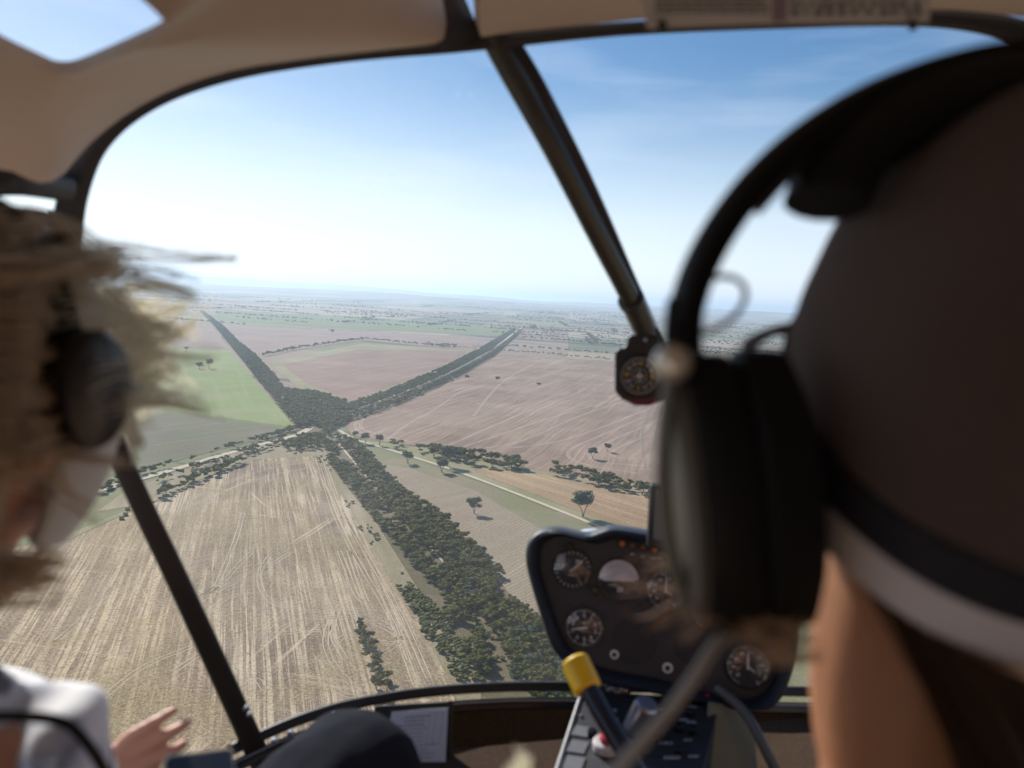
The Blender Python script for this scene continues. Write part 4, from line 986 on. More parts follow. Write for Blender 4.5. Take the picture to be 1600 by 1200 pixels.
def evalmesh(me, mods):
    ob = bpy.data.objects.new('tmp', me); C.objects.link(ob)
    for kind, kw in mods:
        q = ob.modifiers.new(kind, kind)
        for k, v in kw.items(): setattr(q, k, v)
    dg = bpy.context.evaluated_depsgraph_get(); dg.update()
    out = bpy.data.meshes.new_from_object(ob.evaluated_get(dg)); bpy.data.objects.remove(ob); return out
def skin(nodes, edges, root=0):
    """nodes: (Vector, radius)"""
    me = bpy.data.meshes.new('sk'); me.from_pydata([tuple(p) for p, r in nodes], edges, [])
    ob = bpy.data.objects.new('tmp', me); C.objects.link(ob)
    q = ob.modifiers.new('Skin', 'SKIN'); q.use_smooth_shade = True; q.branch_smoothing = .4
    for i, (p, r) in enumerate(nodes):
        sv = me.skin_vertices[0].data[i]; sv.radius = (r, r) if not hasattr(r, '__len__') else r; sv.use_root = (i == root)
    s = ob.modifiers.new('Sub', 'SUBSURF'); s.levels = s.render_levels = 2
    dg = bpy.context.evaluated_depsgraph_get(); dg.update()
    out = bpy.data.meshes.new_from_object(ob.evaluated_get(dg)); bpy.data.objects.remove(ob)
    vs = [v.co.copy() for v in out.vertices]; fs = [list(p.vertices) for p in out.polygons]; return vs, fs
def headshape(q):
    """unit sphere -> head: +y face, z up (units of head half height .125)"""
    x, y, z = q; g = lambda v, c, s: math.exp(-((v - c) / s) ** 2)
    w_ = 1 - .22 * max(0, -z) ** 1.3; X = x * w_ * .64; Y = y * .78; Z = z
    if y < 0: Y *= 1.02; Y -= .10 * g(z, .35, .5) * (-y)
    if z < -.2 and y > 0: Y *= 1 - .10 * (-z - .2)
    if z < -.35 and y < 0: Y *= 1 - .75 * min(1, (-z - .35))
    if y > .2:
        c = g(x, 0, .10)
        Y += .24 * c * g(z, -.22, .13) + .10 * g(x, 0, .08) * g(z, -.02, .16)        # nose
        Y -= .10 * (g(x, .33, .15) + g(x, -.33, .15)) * g(z, 0.0, .12)               # sockets
        Y += .05 * g(x, 0, .5) * g(z, .17, .09)                                       # brow
        Y += .06 * g(x, 0, .2) * (g(z, -.50, .05) + g(z, -.60, .05)) - .03 * g(x, 0, .22) * g(z, -.55, .025)  # lips
        Y += .10 * g(x, 0, .28) * g(z, -.84, .14) - .05 * g(x, 0, .3) * g(z, -.70, .06)                       # chin
    return V((X, Y, Z))
def rotm(yaw, pitch=0, roll=0):
    return Matrix.Rotation(yaw, 4, 'Z') @ Matrix.Rotation(pitch, 4, 'X') @ Matrix.Rotation(roll, 4, 'Y')
def head(mb, c, M, s=.125):
    mb.ball(c, s, 72, 60, M=M, fn=headshape)
    for sx in (-1, 1):      # ears
        def ear(q): 
            r_ = math.hypot(q.y, q.z); return V((q.x * .09 + sx * .06 * r_, q.y * .13, q.z * .25))
        mb.ball(c + M @ V((sx * .63 * s, -.06 * s, -.12 * s)), s, 20, 14, M=M @ Matrix.Rotation(-sx * .35, 4, 'Z'), fn=ear)
def hand_nodes(nodes, edges, wi, wrist, dirv, up, side, thumb_dir, curls, sp=.019, L=(.072, .080, .074, .058)):
    """fingers leave along dirv, palm normal = up, spread along side"""
    palm = wrist + dirv * .045; nodes.append((palm, (.030, .016))); pi_ = len(nodes) - 1; edges.append((wi, pi_))
    chains = []
    for k in range(4):
        off = (k - 1.5) * sp; base = wrist + dirv * (.088 - .004 * abs(k - 1.3)) + side * off
        d = (dirv + side * (k - 1.5) * .07).normalized(); pts = [base]; ang = 0
        for j, fr_ in enumerate((.45, .31, .24)):
            ang += curls[k] * (.6, 1, .8)[j]; dd = (d * math.cos(ang) - up * math.sin(ang)).normalized(); pts.append(pts[-1] + dd * L[k] * fr_)
        chains.append(pts)
    tb = wrist + dirv * .028 + side * (-.030); tp = [tb]
    for j, ln in enumerate((.030, .026)): tp.append(tp[-1] + (dirv * (.75 + .2 * j) + thumb_dir * (.75 - .25 * j)).normalized() * ln)
    chains.append(tp); return palm, chains
def body_mesh(nodes, edges, extra, hd, name, mats, parent, vox=.0042, smooth=6):
    mb = MB(); v, f = skin(nodes, edges); mb.add(v, f)
    for n_, e_ in extra:
        v, f = skin(n_, e_); mb.add(v, f)
    if hd: head(mb, *hd)
    me = bpy.data.meshes.new('t'); me.from_pydata(mb.v, [], mb.f); me.update()
    me = evalmesh(me, [('REMESH', dict(mode='VOXEL', voxel_size=vox, use_smooth_shade=True)), ('SMOOTH', dict(factor=.5, iterations=smooth))])
    me.materials.clear(); me.materials.append(mats); me.name = name
    me.polygons.foreach_set('use_smooth', [True] * len(me.polygons))
    o = bpy.data.objects.new(name, me); C.objects.link(o); o.parent = parent; return o
def cloth(nodes, edges, name, mt_, parent, vox=.008, wr=.006, freq=14, seed=0, cut=None, sm=4, grow=0):
    v, f = skin(nodes, edges); me = bpy.data.meshes.new('t'); me.from_pydata([tuple(x) for x in v], [], f); me.update()
    me = evalmesh(me, [('REMESH', dict(mode='VOXEL', voxel_size=vox, use_smooth_shade=True)), ('SMOOTH', dict(factor=.5, iterations=sm))])
    bm = bmesh.new(); bm.from_mesh(me); bm.normal_update()
    for q in bm.verts:
        a = mnoise.noise(V((q.co.x * freq + seed, q.co.y * freq, q.co.z * freq * .6))); b2 = mnoise.noise(q.co * freq * 2.6 + V((seed, 3, 1)))
        q.co += q.normal * (wr * (1 - 2 * abs(a)) + wr * .4 * b2 + grow)
    if cut: 
        kill = [q for q in bm.verts if cut(q.co)]; bmesh.ops.delete(bm, geom=kill, context='VERTS')
    bm.to_mesh(me); bm.free(); me.materials.clear(); me.materials.append(mt_); me.polygons.foreach_set('use_smooth', [True] * len(me.polygons)); me.name = name
    o = bpy.data.objects.new(name, me); C.objects.link(o); o.parent = parent
    if cut: q = o.modifiers.new('s', 'SOLIDIFY'); q.thickness = .003
    return o
def strands(mb, roots, n_, seed, curve, rad, jit, mi=0, seg=12):
    """curve(r, u) -> control points; each strand is a thin tapered tube"""
    r_ = random.Random(seed)
    G_ = [resample(chaikin(c_, 2), seg) for c_, _ in [curve(r_) for _ in range(max(4, n_ // 14))]]
    for i in range(n_):
        pts, rr_ = curve(r_); pts = resample(chaikin(pts, 2), seg)
        g_ = min(G_, key=lambda c_: (c_[0] - pts[0]).length + .6 * (c_[-1] - pts[-1]).length)
        pts = [p.lerp(q_, .78 * min(1, j / seg * 1.6)) for j, (p, q_) in enumerate(zip(pts, g_))]
        k0 = V((r_.uniform(-9, 9), r_.uniform(-9, 9), r_.uniform(-9, 9)))
        pts = [p + V((mnoise.noise(p * 9 + k0), mnoise.noise(p * 9 + k0 * 2), mnoise.noise(p * 9 + k0 * 3))) * jit * (j / seg) for j, p in enumerate(pts)]
        R_ = [rad * rr_ * (1 - .6 * j / (seg - 1)) for j in range(seg)]
        mb.tube(pts, R_, 3, mi, caps=False)

# ===== front left passenger, fair hair blown about by the open door
pas = empty('person', (0, 0, H), 'passenger at the left edge with wind blown fair hair, white shirt and grey face mask', 'person')
HC = P(-45, 620, .60); HM = rotm(R(-22), R(-2), R(2))
def PH(x, y, d): return P(x, y, d + .05)
sh0 = HC + V((-.10, -.02, -.30))
wrist = P(90, 1246, .92); hd_ = (P(210, 1190, .96) - wrist).normalized()
side = hd_.cross(-FW).normalized(); side = -side if side.z > 0 else side        # index finger on top
upv = side.cross(hd_).normalized(); upv = upv if upv.dot(-FW) > 0 else -upv
nodes = [(sh0 + V((0, -.03, -.42)), .15), (sh0 + V((0, -.01, -.20)), .14), (sh0 + V((0, 0, -.02)), (.13, .10)), (HC + V((-.045, -.02, -.17)), .056), (HC + V((0, 0, -.04)), .06),
         (P(60, 1200, .58), .056), (P(20, 1400, .72), .044), (wrist - hd_ * .06, .032), (wrist, (.026, .021)),
         (sh0 + V((-.17, .01, -.02)), .062), (sh0 + V((-.26, .1, -.26)), .045), (sh0 + V((-.16, .30, -.33)), .03),
         (P(300, 1500, .90), .088), (P(580, 1150, 1.17), .064), (P(640, 1560, 1.35), .045), (P(660, 1700, 1.5), .04),
         (sh0 + V((-.15, .22, -.50)), .088), (sh0 + V((-.17, .60, -.42)), .066), (sh0 + V((-.17, .72, -.85)), .045)]
edges = [(0, 1), (1, 2), (2, 3), (3, 4), (2, 5), (5, 6), (6, 7), (7, 8), (2, 9), (9, 10), (10, 11), (0, 12), (12, 13), (13, 14), (14, 15), (0, 16), (16, 17), (17, 18)]
palm, ch = hand_nodes(nodes, edges, 8, wrist, hd_, upv, side, (-side * .8 + upv * .3).normalized(), (.12, .22, .34, .45), sp=.0195, L=(.066, .074, .068, .054))
extra = []
for i, c_ in enumerate(ch):
    rr_ = (.0092, .0096, .0092, .0082, .0115)[i]
    n_ = [(palm + (c_[0] - palm) * .15, rr_ * 1.15)] + [(p, rr_ * (1.05 - .12 * j)) for j, p in enumerate(c_)]
    extra.append((n_, [(j, j + 1) for j in range(len(n_) - 1)]))
# web of the palm
extra.append(([(wrist + hd_ * .01, .02), (wrist + hd_ * .045 + side * .013, .0165), (wrist + hd_ * .082 + side * .020, .0125)], [(0, 1), (1, 2)]))
extra.append(([(wrist + hd_ * .01, .02), (wrist + hd_ * .045 - side * .013, .0165), (wrist + hd_ * .082 - side * .020, .0125)], [(0, 1), (1, 2)]))
# second hand resting beside the knee
w2 = P(640, 1300, 1.10); d2 = (P(662, 1215, 1.16) - w2).normalized(); s2 = d2.cross(-FW).normalized(); u2 = s2.cross(d2)
n2 = [(w2 - d2 * .12, .03), (w2, (.026, .021)), (w2 + d2 * .045, (.03, .018))]
body = body_mesh(nodes, edges, extra, (HC, HM, .125), 'body', M_skin, pas)
# left arm already hangs in the lap; shirt, trousers as clothing
tn = [(p, (r if hasattr(r, '__len__') else r)) for p, r in nodes]
def gr(i, k): p, r = nodes[i]; return (p, tuple(x + k for x in r) if hasattr(r, '__len__') else r + k)
M_shirt = None
mt, n, l, b = newmat('white and blue grey shirt cloth'); tc = n.new('ShaderNodeTexCoord')
mp_ = mapn(n, l, tc.outputs['Object'], .5, (1, 1, 1)); wv = noisen(n, l, mp_, 9, 2, .5)
wv2 = ramp(n, l, noisen(n, l, mapn(n, l, tc.outputs['Object'], .9, (9, 26, 26)), 1, 2, .5), .55, .60)
c = mixc(n, l, ramp(n, l, wv, .42, .5), (.30, .36, .50), (.74, .75, .78)); c = mixc(n, l, mathn(n, l, 'MULTIPLY', wv2, .75), c, (.04, .045, .07))
l.new(c, b.inputs['Base Color']); b.inputs['Roughness'].default_value = .85; M_shirt = mt
cloth([gr(0, .03), gr(1, .035), gr(2, .035), gr(5, .022), gr(6, .028), (nodes[7][0] - hd_ * .01, .050), (nodes[8][0] - hd_ * .028, .046), gr(9, .02), gr(10, .022), gr(11, .02), (sh0 + V((.04, 0, .04)), .085), (P(-30, 1215, .54), .09)],
      [(0, 1), (1, 2), (2, 3), (3, 4), (4, 5), (5, 6), (2, 7), (7, 8), (8, 9), (2, 10), (10, 11)], 'shirt', M_shirt, pas, wr=.009, freq=16, seed=3)
M_trou = mat('charcoal trousers', (.016, .018, .026), .9, 0, .2, 260, .5, spec=.1)
cloth([gr(0, .018), gr(12, .016), (P(575, 1146, 1.155), .086), gr(14, .022), gr(15, .02), gr(16, .016), gr(17, .016), gr(18, .016)], [(0, 1), (1, 2), (2, 3), (3, 4), (0, 5), (5, 6), (6, 7)], 'trousers', M_trou, pas, vox=.007, wr=.0035, freq=11, seed=9)
# black strap lying over the shirt
q = MB().tube(chaikin([P(-60, 1120, .49), P(30, 1118, .485), P(100, 1125, .49), P(128, 1150, .50), P(160, 1195, .53), P(200, 1280, .55)], 2), .0035, 8).build('shirt_cord', M_cush, pas)
# face mask over nose and mouth
def hp(x, y, z): return HC + HM @ V((x * .125, y * .125, z * .125))
rows = []
for i in range(15):
    row = []
    for k in range(25):
        z = -.12 - .95 * (i / 14); th = (k / 24 - .5) * 2; a_ = th * 1.55
        zz = z * (1 - .35 * abs(th)) - .12 * abs(th)
        q = V((math.sin(a_), math.cos(a_), 0)); wz = math.sqrt(max(.05, 1 - (zz * .82) ** 2))
        p = V((q.x * .70 * wz, q.y * .88 * wz + .10 * math.exp(-(th / .25) ** 2) * (1 - abs(z + .45)), zz))
        p += V((0, .02, 0)); row.append(hp(p.x, p.y, p.z))
    rows.append(row)
mask = MB().grid(rows).build('face_mask', mat('pale grey mask cloth', (.55, .54, .50), .8, 0, .12, 25, .3), pas, solid=.003)
for s_ in (-1, 1): MB().tube(chaikin([hp(s_ * .68, .1, -.25), hp(s_ * .72, -.12, .05), hp(s_ * .70, -.2, -.12), hp(s_ * .68, .05, -.5)], 2), .0016, 6).build('ear_loop', M_shell, pas)
# hair: cap of short locks then long wind blown strands
def hcap(q):
    p = headshape(q); k = 1.10 + .05 * mnoise.noise(q * 3)
    return V((p.x * k * 1.10, (p.y - .04) * k * 1.05, p.z * k + .0))
hm = MB(); hm.ball(HC, .125, 60, 48, M=HM, fn=hcap)
keep = MB(); vs = [V(x) for x in hm.v]; bad = set()
IM = HM.inverted()
for i, p in enumerate(vs):
    q = (IM @ (p - HC)) / .125
    if (q.y > .25 and q.z < .42) or (q.y > -.15 and q.z < -.05 - .0 * q.y) or q.z < -.75: bad.add(i)
hf = [f for f in hm.f if not any(i in bad for i in f)]
hb_ = MB().add(hm.v, hf)
hair = hb_.build('hair', M_hairb, pas, solid=.004)
hs_ = MB(); 
def blow(r_):
    u, v = r_.uniform(-1, 1), r_.uniform(-.25, 1.0)
    t = r_.uniform(-.2, 1.15)
    root = PH(r_.uniform(-140, 110), r_.uniform(400, 690), r_.uniform(.46, .60))
    y = (root - HC); ln = r_.uniform(.06, .14)
    out = V((.90, r_.uniform(.2, .8), r_.uniform(-.05, .22))).normalized()
    e = root + out * ln; midp = root.lerp(e, .5) + V((0, 0, r_.uniform(-.012, .028)))
    return [root, root.lerp(midp, .5) + V((0, 0, .01)), midp, e], r_.uniform(.5, 1.2)
hs_t = hs_; hs_ = MB(); strands(hs_, None, 380, 4, blow, .0008, .006); hs_lit = hs_; hs_ = hs_t
def top_(r_):
    root = PH(r_.uniform(-150, 60), r_.uniform(330, 450), r_.uniform(.45, .55)); e = PH(r_.uniform(60, 200), r_.uniform(380, 450), r_.uniform(.58, .66))
    return [root, root.lerp(e, .4) + V((0, 0, r_.uniform(0, .03))), e], r_.uniform(.6, 1.3)
strands(hs_, None, 260, 5, top_, .0009, .006)
def drape(r_):
    y = r_.uniform(395, 720); x1 = r_.gauss(140, 35)
    if 465 < y < 615: x1 = r_.gauss(84, 16)
    return [PH(-170, y + r_.uniform(-30, 30), r_.uniform(.40, .46)), PH(-40, y + r_.uniform(-15, 15), r_.uniform(.40, .44)), PH(60, y + r_.uniform(-15, 15), r_.uniform(.43, .47)), PH(x1, y + r_.uniform(-40, 25), r_.uniform(.50, .58))], r_.uniform(.6, 1.5)
strands(hs_, None, 900, 15, drape, .0009, .006)
def arc_(r_):
    root = PH(r_.uniform(-120, 0), r_.uniform(330, 420), .5); e = PH(r_.uniform(90, 135), r_.uniform(390, 440), r_.uniform(.52, .6))
    return [root, PH(r_.uniform(20, 60), r_.uniform(305, 345), .53), PH(r_.uniform(85, 115), r_.uniform(330, 370), .56), e], r_.uniform(.5, 1.0)
strands(hs_, None, 70, 6, arc_, .0012, .008)
def cheek_(r_):
    root = PH(r_.uniform(-120, 60), r_.uniform(640, 760), r_.uniform(.42, .47)); e = PH(r_.uniform(90, 230), r_.uniform(640, 830), r_.uniform(.50, .64))
    return [root, root.lerp(e, .5) + V((0, 0, r_.uniform(-.01, .015))), e], r_.uniform(.5, 1.1)
strands(hs_, None, 60, 7, cheek_, .0010, .008)
def neck_(r_):
    root = PH(r_.uniform(-160, -20), r_.uniform(820, 980), r_.uniform(.44, .5)); e = PH(r_.uniform(-10, 110), r_.uniform(850, 960), r_.uniform(.48, .56))
    return [root, root.lerp(e, .5) + V((0, 0, r_.uniform(-.01, .01))), e], r_.uniform(.6, 1.3)
strands(hs_, None, 240, 8, neck_, .0012, .012)
hs_.build('hair', M_hairb, pas)
hs_ = MB()
def tips_(r_):
    a_ = r_.random(); root = PH(r_.uniform(110, 190), r_.uniform(440, 690), r_.uniform(.72, .80))
    e = PH(r_.uniform(230, 340), 560 + (r_.uniform(-120, 70)), r_.uniform(.80, .92)); 
    e = root.lerp(e, r_.uniform(.35, 1.08))
    return [root, root.lerp(e, .5) + V((0, 0, r_.uniform(-.012, .015))), e], r_.uniform(.4, 1.0)
hs_ = hs_lit; strands(hs_, None, 800, 9, tips_, .0010, .008)
def tipd(r_):
    root = PH(r_.uniform(170, 215), r_.uniform(600, 680), r_.uniform(.60, .68)); e = PH(r_.uniform(205, 240), r_.uniform(690, 735), .66)
    return [root, root.lerp(e, .5), e], r_.uniform(.4, .9)
strands(hs_, None, 45, 10, tipd, .0011, .006)
hs_.build('hair', M_hairbl, pas).name = 'hair_tips'
# headset of the passenger
ph = empty('headset', (0, 0, H), 'black headset half hidden in the blown hair of the left passenger', 'headset')
EC = HC + HM @ V((.098, -.02, -.03)); ex = (HM @ V((1, 0, 0))).normalized()
def cup(mb, c, axv, zv, a, b, th, mi0=0, mi1=1):
    yv = zv.cross(axv).normalized(); prof = [(-.5, .0), (-.5, .8), (-.42, .97), (-.2, 1.0), (-.06, 1.0), (0, .90), (.05, .98), (.3, 1.0), (.42, .92), (.5, .6), (.52, 0)]
    for lo_, hi_, mi in ((0, 6, mi1), (5, 11, mi0)):
        rows = [[c + axv * (h * th) + yv * (math.cos(t_) * a * s) + zv * (math.sin(t_) * b * s) for t_ in [2 * PI * i / 40 for i in range(40)]] for h, s in prof[lo_:hi_]]
        mb.grid(rows, mi, closed=True)
for s_ in (-1, 1):
    q = MB(); exs = ex * s_; cup(q, HC + HM @ V((s_ * .118, -.004, .022)), exs, (HM @ V((0, 0, 1))).normalized(), .028, .042, .045); q.build('ear_cup', [mat('lightened black plastic', (.03, .03, .034), .3), M_cush], ph)  # cup colour lightened in place of highlights on black plastic
band = [HC + HM @ V((math.sin(t_) * .116, -.004, math.cos(t_) * .142)) for t_ in [(-1.45 + 2.9 * i / 30) for i in range(31)]]
MB().tube(band, .011, 10, flat=.35, ref=tuple(HM @ V((0, 1, 0)))).build('headband', M_hs, ph)
# sunglasses
gl = empty('sunglasses', (0, 0, H), 'dark sunglasses worn by the left passenger under the blown hair', 'sunglasses')
q = MB()
for s_ in (-1, 1):
    rows = [[hp(s_ * .34 + .27 * t_ * math.cos(a_), .80 - .10 * (t_ * math.cos(a_) * s_ + .5) ** 2 * 1.2, .02 + .20 * t_ * math.sin(a_)) for a_ in [2 * PI * i / 28 for i in range(28)]] for t_ in (0.01, .35, .7, 1)]
    q.grid(rows, closed=True)
q.build('lens', mat('smoky lens', (.01, .01, .012), .08), gl, solid=.002)
q = MB()
for s_ in (-1, 1): MB().tube(chaikin([hp(s_ * .60, .70, .10), hp(s_ * .68, .40, .08), hp(s_ * .70, 0, .04), hp(s_ * .68, -.15, -.08)], 2), .0028, 8).build('temple', M_blackgloss, gl)
q.tube([hp(-.10, .84, .08), hp(.10, .84, .08)], .002, 8); q.build('frame', M_blackgloss, gl)
# phone in the passenger's hand
pf = empty('phone', (0, 0, H), 'dark phone in a pale gold case held in the passenger’s hand', 'phone')
FP = PlaneF(P(265, 1180, .70), P(362, 1176, .74), P(300, 1260, .66))
def rrect(c0, c1, c2, c3, r, n_=6):
    pts = []; cs = [c0, c1, c2, c3]
    for i in range(4):
        p, a_, b_ = cs[i], cs[i - 1], cs[(i + 1) % 4]; u, v = (a_ - p).normalized() * r, (b_ - p).normalized() * r
        for k in range(n_ + 1): t = k / n_; pts.append((p + u) * (1 - t) ** 2 + p * 2 * t * (1 - t) + (p + v) * t ** 2)
    return pts
cs = [FP.at(255, 1180), FP.at(364, 1166), FP.at(385, 1380), FP.at(262, 1400)]
MB().prism(rrect(*cs, .009), FP.n, .010).build('case', mat('pale gold case', (.55, .42, .27), .3, .5), pf, bevel=.001)
mid_ = sum(cs, V()) / 4; cs2 = [mid_.lerp(x, .94) + FP.n * .0012 for x in cs]
MB().prism(rrect(*cs2, .007), FP.n, .001).build('screen', mat('phone screen', (.006, .007, .012), .35, spec=.3), pf)

# ===== person in front on the right, seen from behind: cap, headset
pr = empty('person', (0, 0, H), 'person at the right edge, seen from behind, dark brown cap with white stripe', 'person')
RC = P(1570, 600, .44); RM = rotm(R(14), R(6), R(10))
rs = RC + V((-.045, -.0, -.31))
rn = [(rs + V((.02, .0, -.45)), .15), (rs + V((.01, 0, -.22)), .15), (rs + V((0, .01, -.03)), (.13, .10)), (P(1385, 1215, .50), .066), (P(1440, 900, .495), .072), (RC + V((0, 0, -.03)), .06),
      (rs + V((-.17, .02, -.03)), .058), (rs + V((-.24, .10, -.28)), .045), (rs + V((-.12, .32, -.36)), .03), (rs + V((-.05, .42, -.36)), .03),
      (rs + V((.17, .02, -.03)), .058), (rs + V((.26, .12, -.27)), .045), (rs + V((.14, .36, -.36)), .03), (rs + V((.08, .45, -.36)), .03),
      (rs + V((-.12, .30, -.50)), .085), (rs + V((-.12, .66, -.48)), .062), (rs + V((.14, .30, -.50)), .085), (rs + V((.15, .66, -.48)), .062)]
re_ = [(0, 1), (1, 2), (2, 3), (3, 4), (4, 5), (2, 6), (6, 7), (7, 8), (8, 9), (2, 10), (10, 11), (11, 12), (12, 13), (0, 14), (14, 15), (0, 16), (16, 17)]
ex2 = []
for wi_, sgn in ((9, 1), (13, -1)):
    wv_, dv = rn[wi_][0], V((0, .8, -.6)).normalized(); sv = V((sgn, 0, 0)); uv = sv.cross(dv); uv = uv if uv.z > 0 else -uv
    tmpn, tmpe = list(rn), []; pm, chs = hand_nodes(tmpn, tmpe, wi_, wv_, dv, uv, sv, sv * -1, (.35, .4, .45, .5))
    ex2.append(([(wv_, .022), (wv_ + dv * .045, .024), (wv_ + dv * .082, .02)], [(0, 1), (1, 2)]))
    for i, c_ in enumerate(chs):
        n_ = [(pm, .010)] + [(p, .0095 - .001 * j) for j, p in enumerate(c_)]; ex2.append((n_, [(j, j + 1) for j in range(len(n_) - 1)]))
body_mesh(rn, re_, ex2, (RC, RM, .122), 'body', mat('tanned skin', (.34, .155, .078), .55, 0, .2, 30, .15, sss=.15), pr, vox=.005)
def gr2(i, k): p, r = rn[i]; return (p, tuple(x + k for x in r) if hasattr(r, '__len__') else r + k)
cloth([gr2(0, .02), gr2(1, .018), gr2(2, .014), gr2(6, .014), gr2(7, .02), gr2(8, .02), gr2(10, .014), gr2(11, .02), gr2(12, .02), (P(1410, 1290, .49), .066), (P(1190, 1262, .46), .040)], [(0, 1), (1, 2), (2, 3), (3, 4), (4, 5), (2, 6), (6, 7), (7, 8), (2, 9), (9, 10)], 'shirt', mat('grey blue shirt', (.30, .31, .38), .9, 0, .1, 60, .3), pr, seed=20)
cloth([gr2(0, .018), gr2(14, .015), gr2(15, .015), gr2(16, .015), gr2(17, .015)], [(0, 1), (1, 2), (0, 3), (3, 4)], 'trousers', M_trou, pr, seed=21)
# cap
CC = RC + RM @ V((0, 0, .02))
def caphit(px, py):
    d = (RM.inverted().to_3x3() @ P(px, py, 1)); o_ = RM.inverted().to_3x3() @ (-CC); S = (.110, .120, .142)
    d = V([d[i] / S[i] for i in range(3)]); o_ = V([o_[i] / S[i] for i in range(3)])
    d.z = 0; o_.z = 0; a, b, c_ = d.dot(d), 2 * d.dot(o_), o_.dot(o_) - .96 ** 2; disc = max(0, b * b - 4 * a * c_); return P(px, py, 1) * ((-b - math.sqrt(disc)) / (2 * a))
A3, B3, C3 = caphit(1285, 780), caphit(1595, 985), RC + RM @ V((0, .12, .03))
nrm = (B3 - A3).cross(C3 - A3).normalized(); nrm = -nrm if nrm.z < 0 else nrm
def capfn(u):
    k = 1.0
    if u.z < 0: k = (1 / max(.25, math.sqrt(1 - u.z * u.z))) * (1 - .16 * u.z * u.z)
    k *= 1 + .014 * mnoise.noise(V((u.x * 2.4, u.y * 2.4, u.z * 3.5)))
    return V((u.x * k * .110, u.y * k * .120, u.z * .142))
q = MB(); q.ball(CC, 1.0, 96, 72, M=RM, fn=capfn)
def clip(mb, lo, hi, k, name, mt_, parent, sol=.003):
    keep = []; vs = [CC + (V(p) - CC) * k for p in mb.v]
    bm = bmesh.new(); bv = [bm.verts.new(p) for p in vs]
    for f in mb.f:
        try: bm.faces.new([bv[i] for i in f])
        except Exception: pass
    bmesh.ops.remove_doubles(bm, verts=bm.verts, dist=1e-6)
    for d, fl_ in ((lo, False), (hi, True)):
        if d is None: continue
        bmesh.ops.bisect_plane(bm, geom=bm.verts[:] + bm.edges[:] + bm.faces[:], plane_co=A3 + nrm * d, plane_no=nrm, clear_inner=not fl_, clear_outer=fl_)
    bmesh.ops.recalc_face_normals(bm, faces=bm.faces)
    me = bpy.data.meshes.new(name); bm.to_mesh(me); bm.free(); me.materials.append(mt_); me.polygons.foreach_set('use_smooth', [True] * len(me.polygons))
    o = bpy.data.objects.new(name, me); C.objects.link(o); o.parent = parent; s = o.modifiers.new('s', 'SOLIDIFY'); s.thickness = sol; s.offset = 1; return o
M_cap = mat('dark brown mesh cloth', (.115, .064, .050), .9, 0, .35, 420, 1.0, sheen=.2)
#DBG = dict(A3=toPx(A3 + V((0, 0, H))), B3=toPx(B3 + V((0, 0, H))), C3=toPx(C3 + V((0, 0, H))), n=nrm[:], CC=toPx(CC + V((0, 0, H))))
cp = clip(q, .020, None, 1.0, 'cap', M_cap, pr)
clip(q, .000, .0205, 1.02, 'cap_band', mat('navy black band', (.012, .012, .02), .8), cp)
clip(q, -.020, .0005, 1.015, 'white_stripe', mat('white band', (.62, .58, .60), .8), cp)
sq_ = MB()
for a_ in (0.35, 1.4, 2.44, 3.5, 4.54, 5.6):
    sq_.tube([CC + RM @ V((math.sin(a_) * math.sin(t_) * .1103, math.cos(a_) * math.sin(t_) * .1203, math.cos(t_) * .1423)) for t_ in [.05 + 1.15 * i / 24 for i in range(25)]], .0011, 6)
sq_.build('cap_seam', M_cush, cp)
# peak of the cap, on the far side
rows = []
for i in range(6):
    rows.append([CC + RM @ V((math.sin(a_) * (.098 + .012 * i / 5), .085 + math.cos(a_) * (.02 + .075 * i / 5) - .02, -.005 - .018 * (i / 5) ** 2 + .0 - .02 * abs(math.sin(a_)) ** 2)) for a_ in [(-1.35 + 2.7 * k / 20) for k in range(21)]])
MB().grid(rows).build('cap_peak', M_cap, cp, solid=.003)
# hair of this person: nape and loose strands blown to the left
hr = MB()
def nape(r_):
    a_ = P(r_.uniform(1290, 1640), r_.uniform(860, 1010), r_.uniform(.33, .38)); e = a_ + V((r_.uniform(-.02, .02), r_.uniform(0, .02), -r_.uniform(.02, .05)))
    return [a_, a_.lerp(e, .5) + V((0, -.004, 0)), e], r_.uniform(.7, 1.2)
def loose(r_):
    a_ = P(r_.uniform(1230, 1290), r_.uniform(960, 1040), r_.uniform(.36, .40)); t = r_.random()
    e = P(r_.uniform(1000, 1130), 870 + 130 * t, r_.uniform(.38, .50)); e = a_.lerp(e, r_.uniform(.5, 1.15))
    return [a_, a_.lerp(e, .3) + V((0, 0, -r_.uniform(.0, .02))), a_.lerp(e, .7) + V((0, 0, r_.uniform(-.01, .02))), e], r_.uniform(.5, 1.1)
strands(hr, None, 46, 22, loose, .0008, .02)
def temple(r_):
    a_ = P(r_.uniform(1238, 1262), r_.uniform(395, 450), .47); e = P(r_.uniform(1232, 1262), r_.uniform(470, 520), .47); return [a_, a_.lerp(e, .5) + V((-.004, 0, 0)), e], r_.uniform(.7, 1.2)
def curl(r_):
    a_ = P(r_.uniform(1120, 1200), r_.uniform(930, 1000), r_.uniform(.36, .44)); e = P(r_.uniform(960, 1060), r_.uniform(860, 1060), r_.uniform(.40, .55))
    return [a_, a_.lerp(e, .4) + V((0, .02, r_.uniform(-.03, .03))), a_.lerp(e, .8) + V((0, .02, r_.uniform(-.03, .03))), e], r_.uniform(.5, 1.0)
strands(hr, None, 16, 23, curl, .0009, .03)
hr.build('hair', M_hair2, pr)
hr = MB()
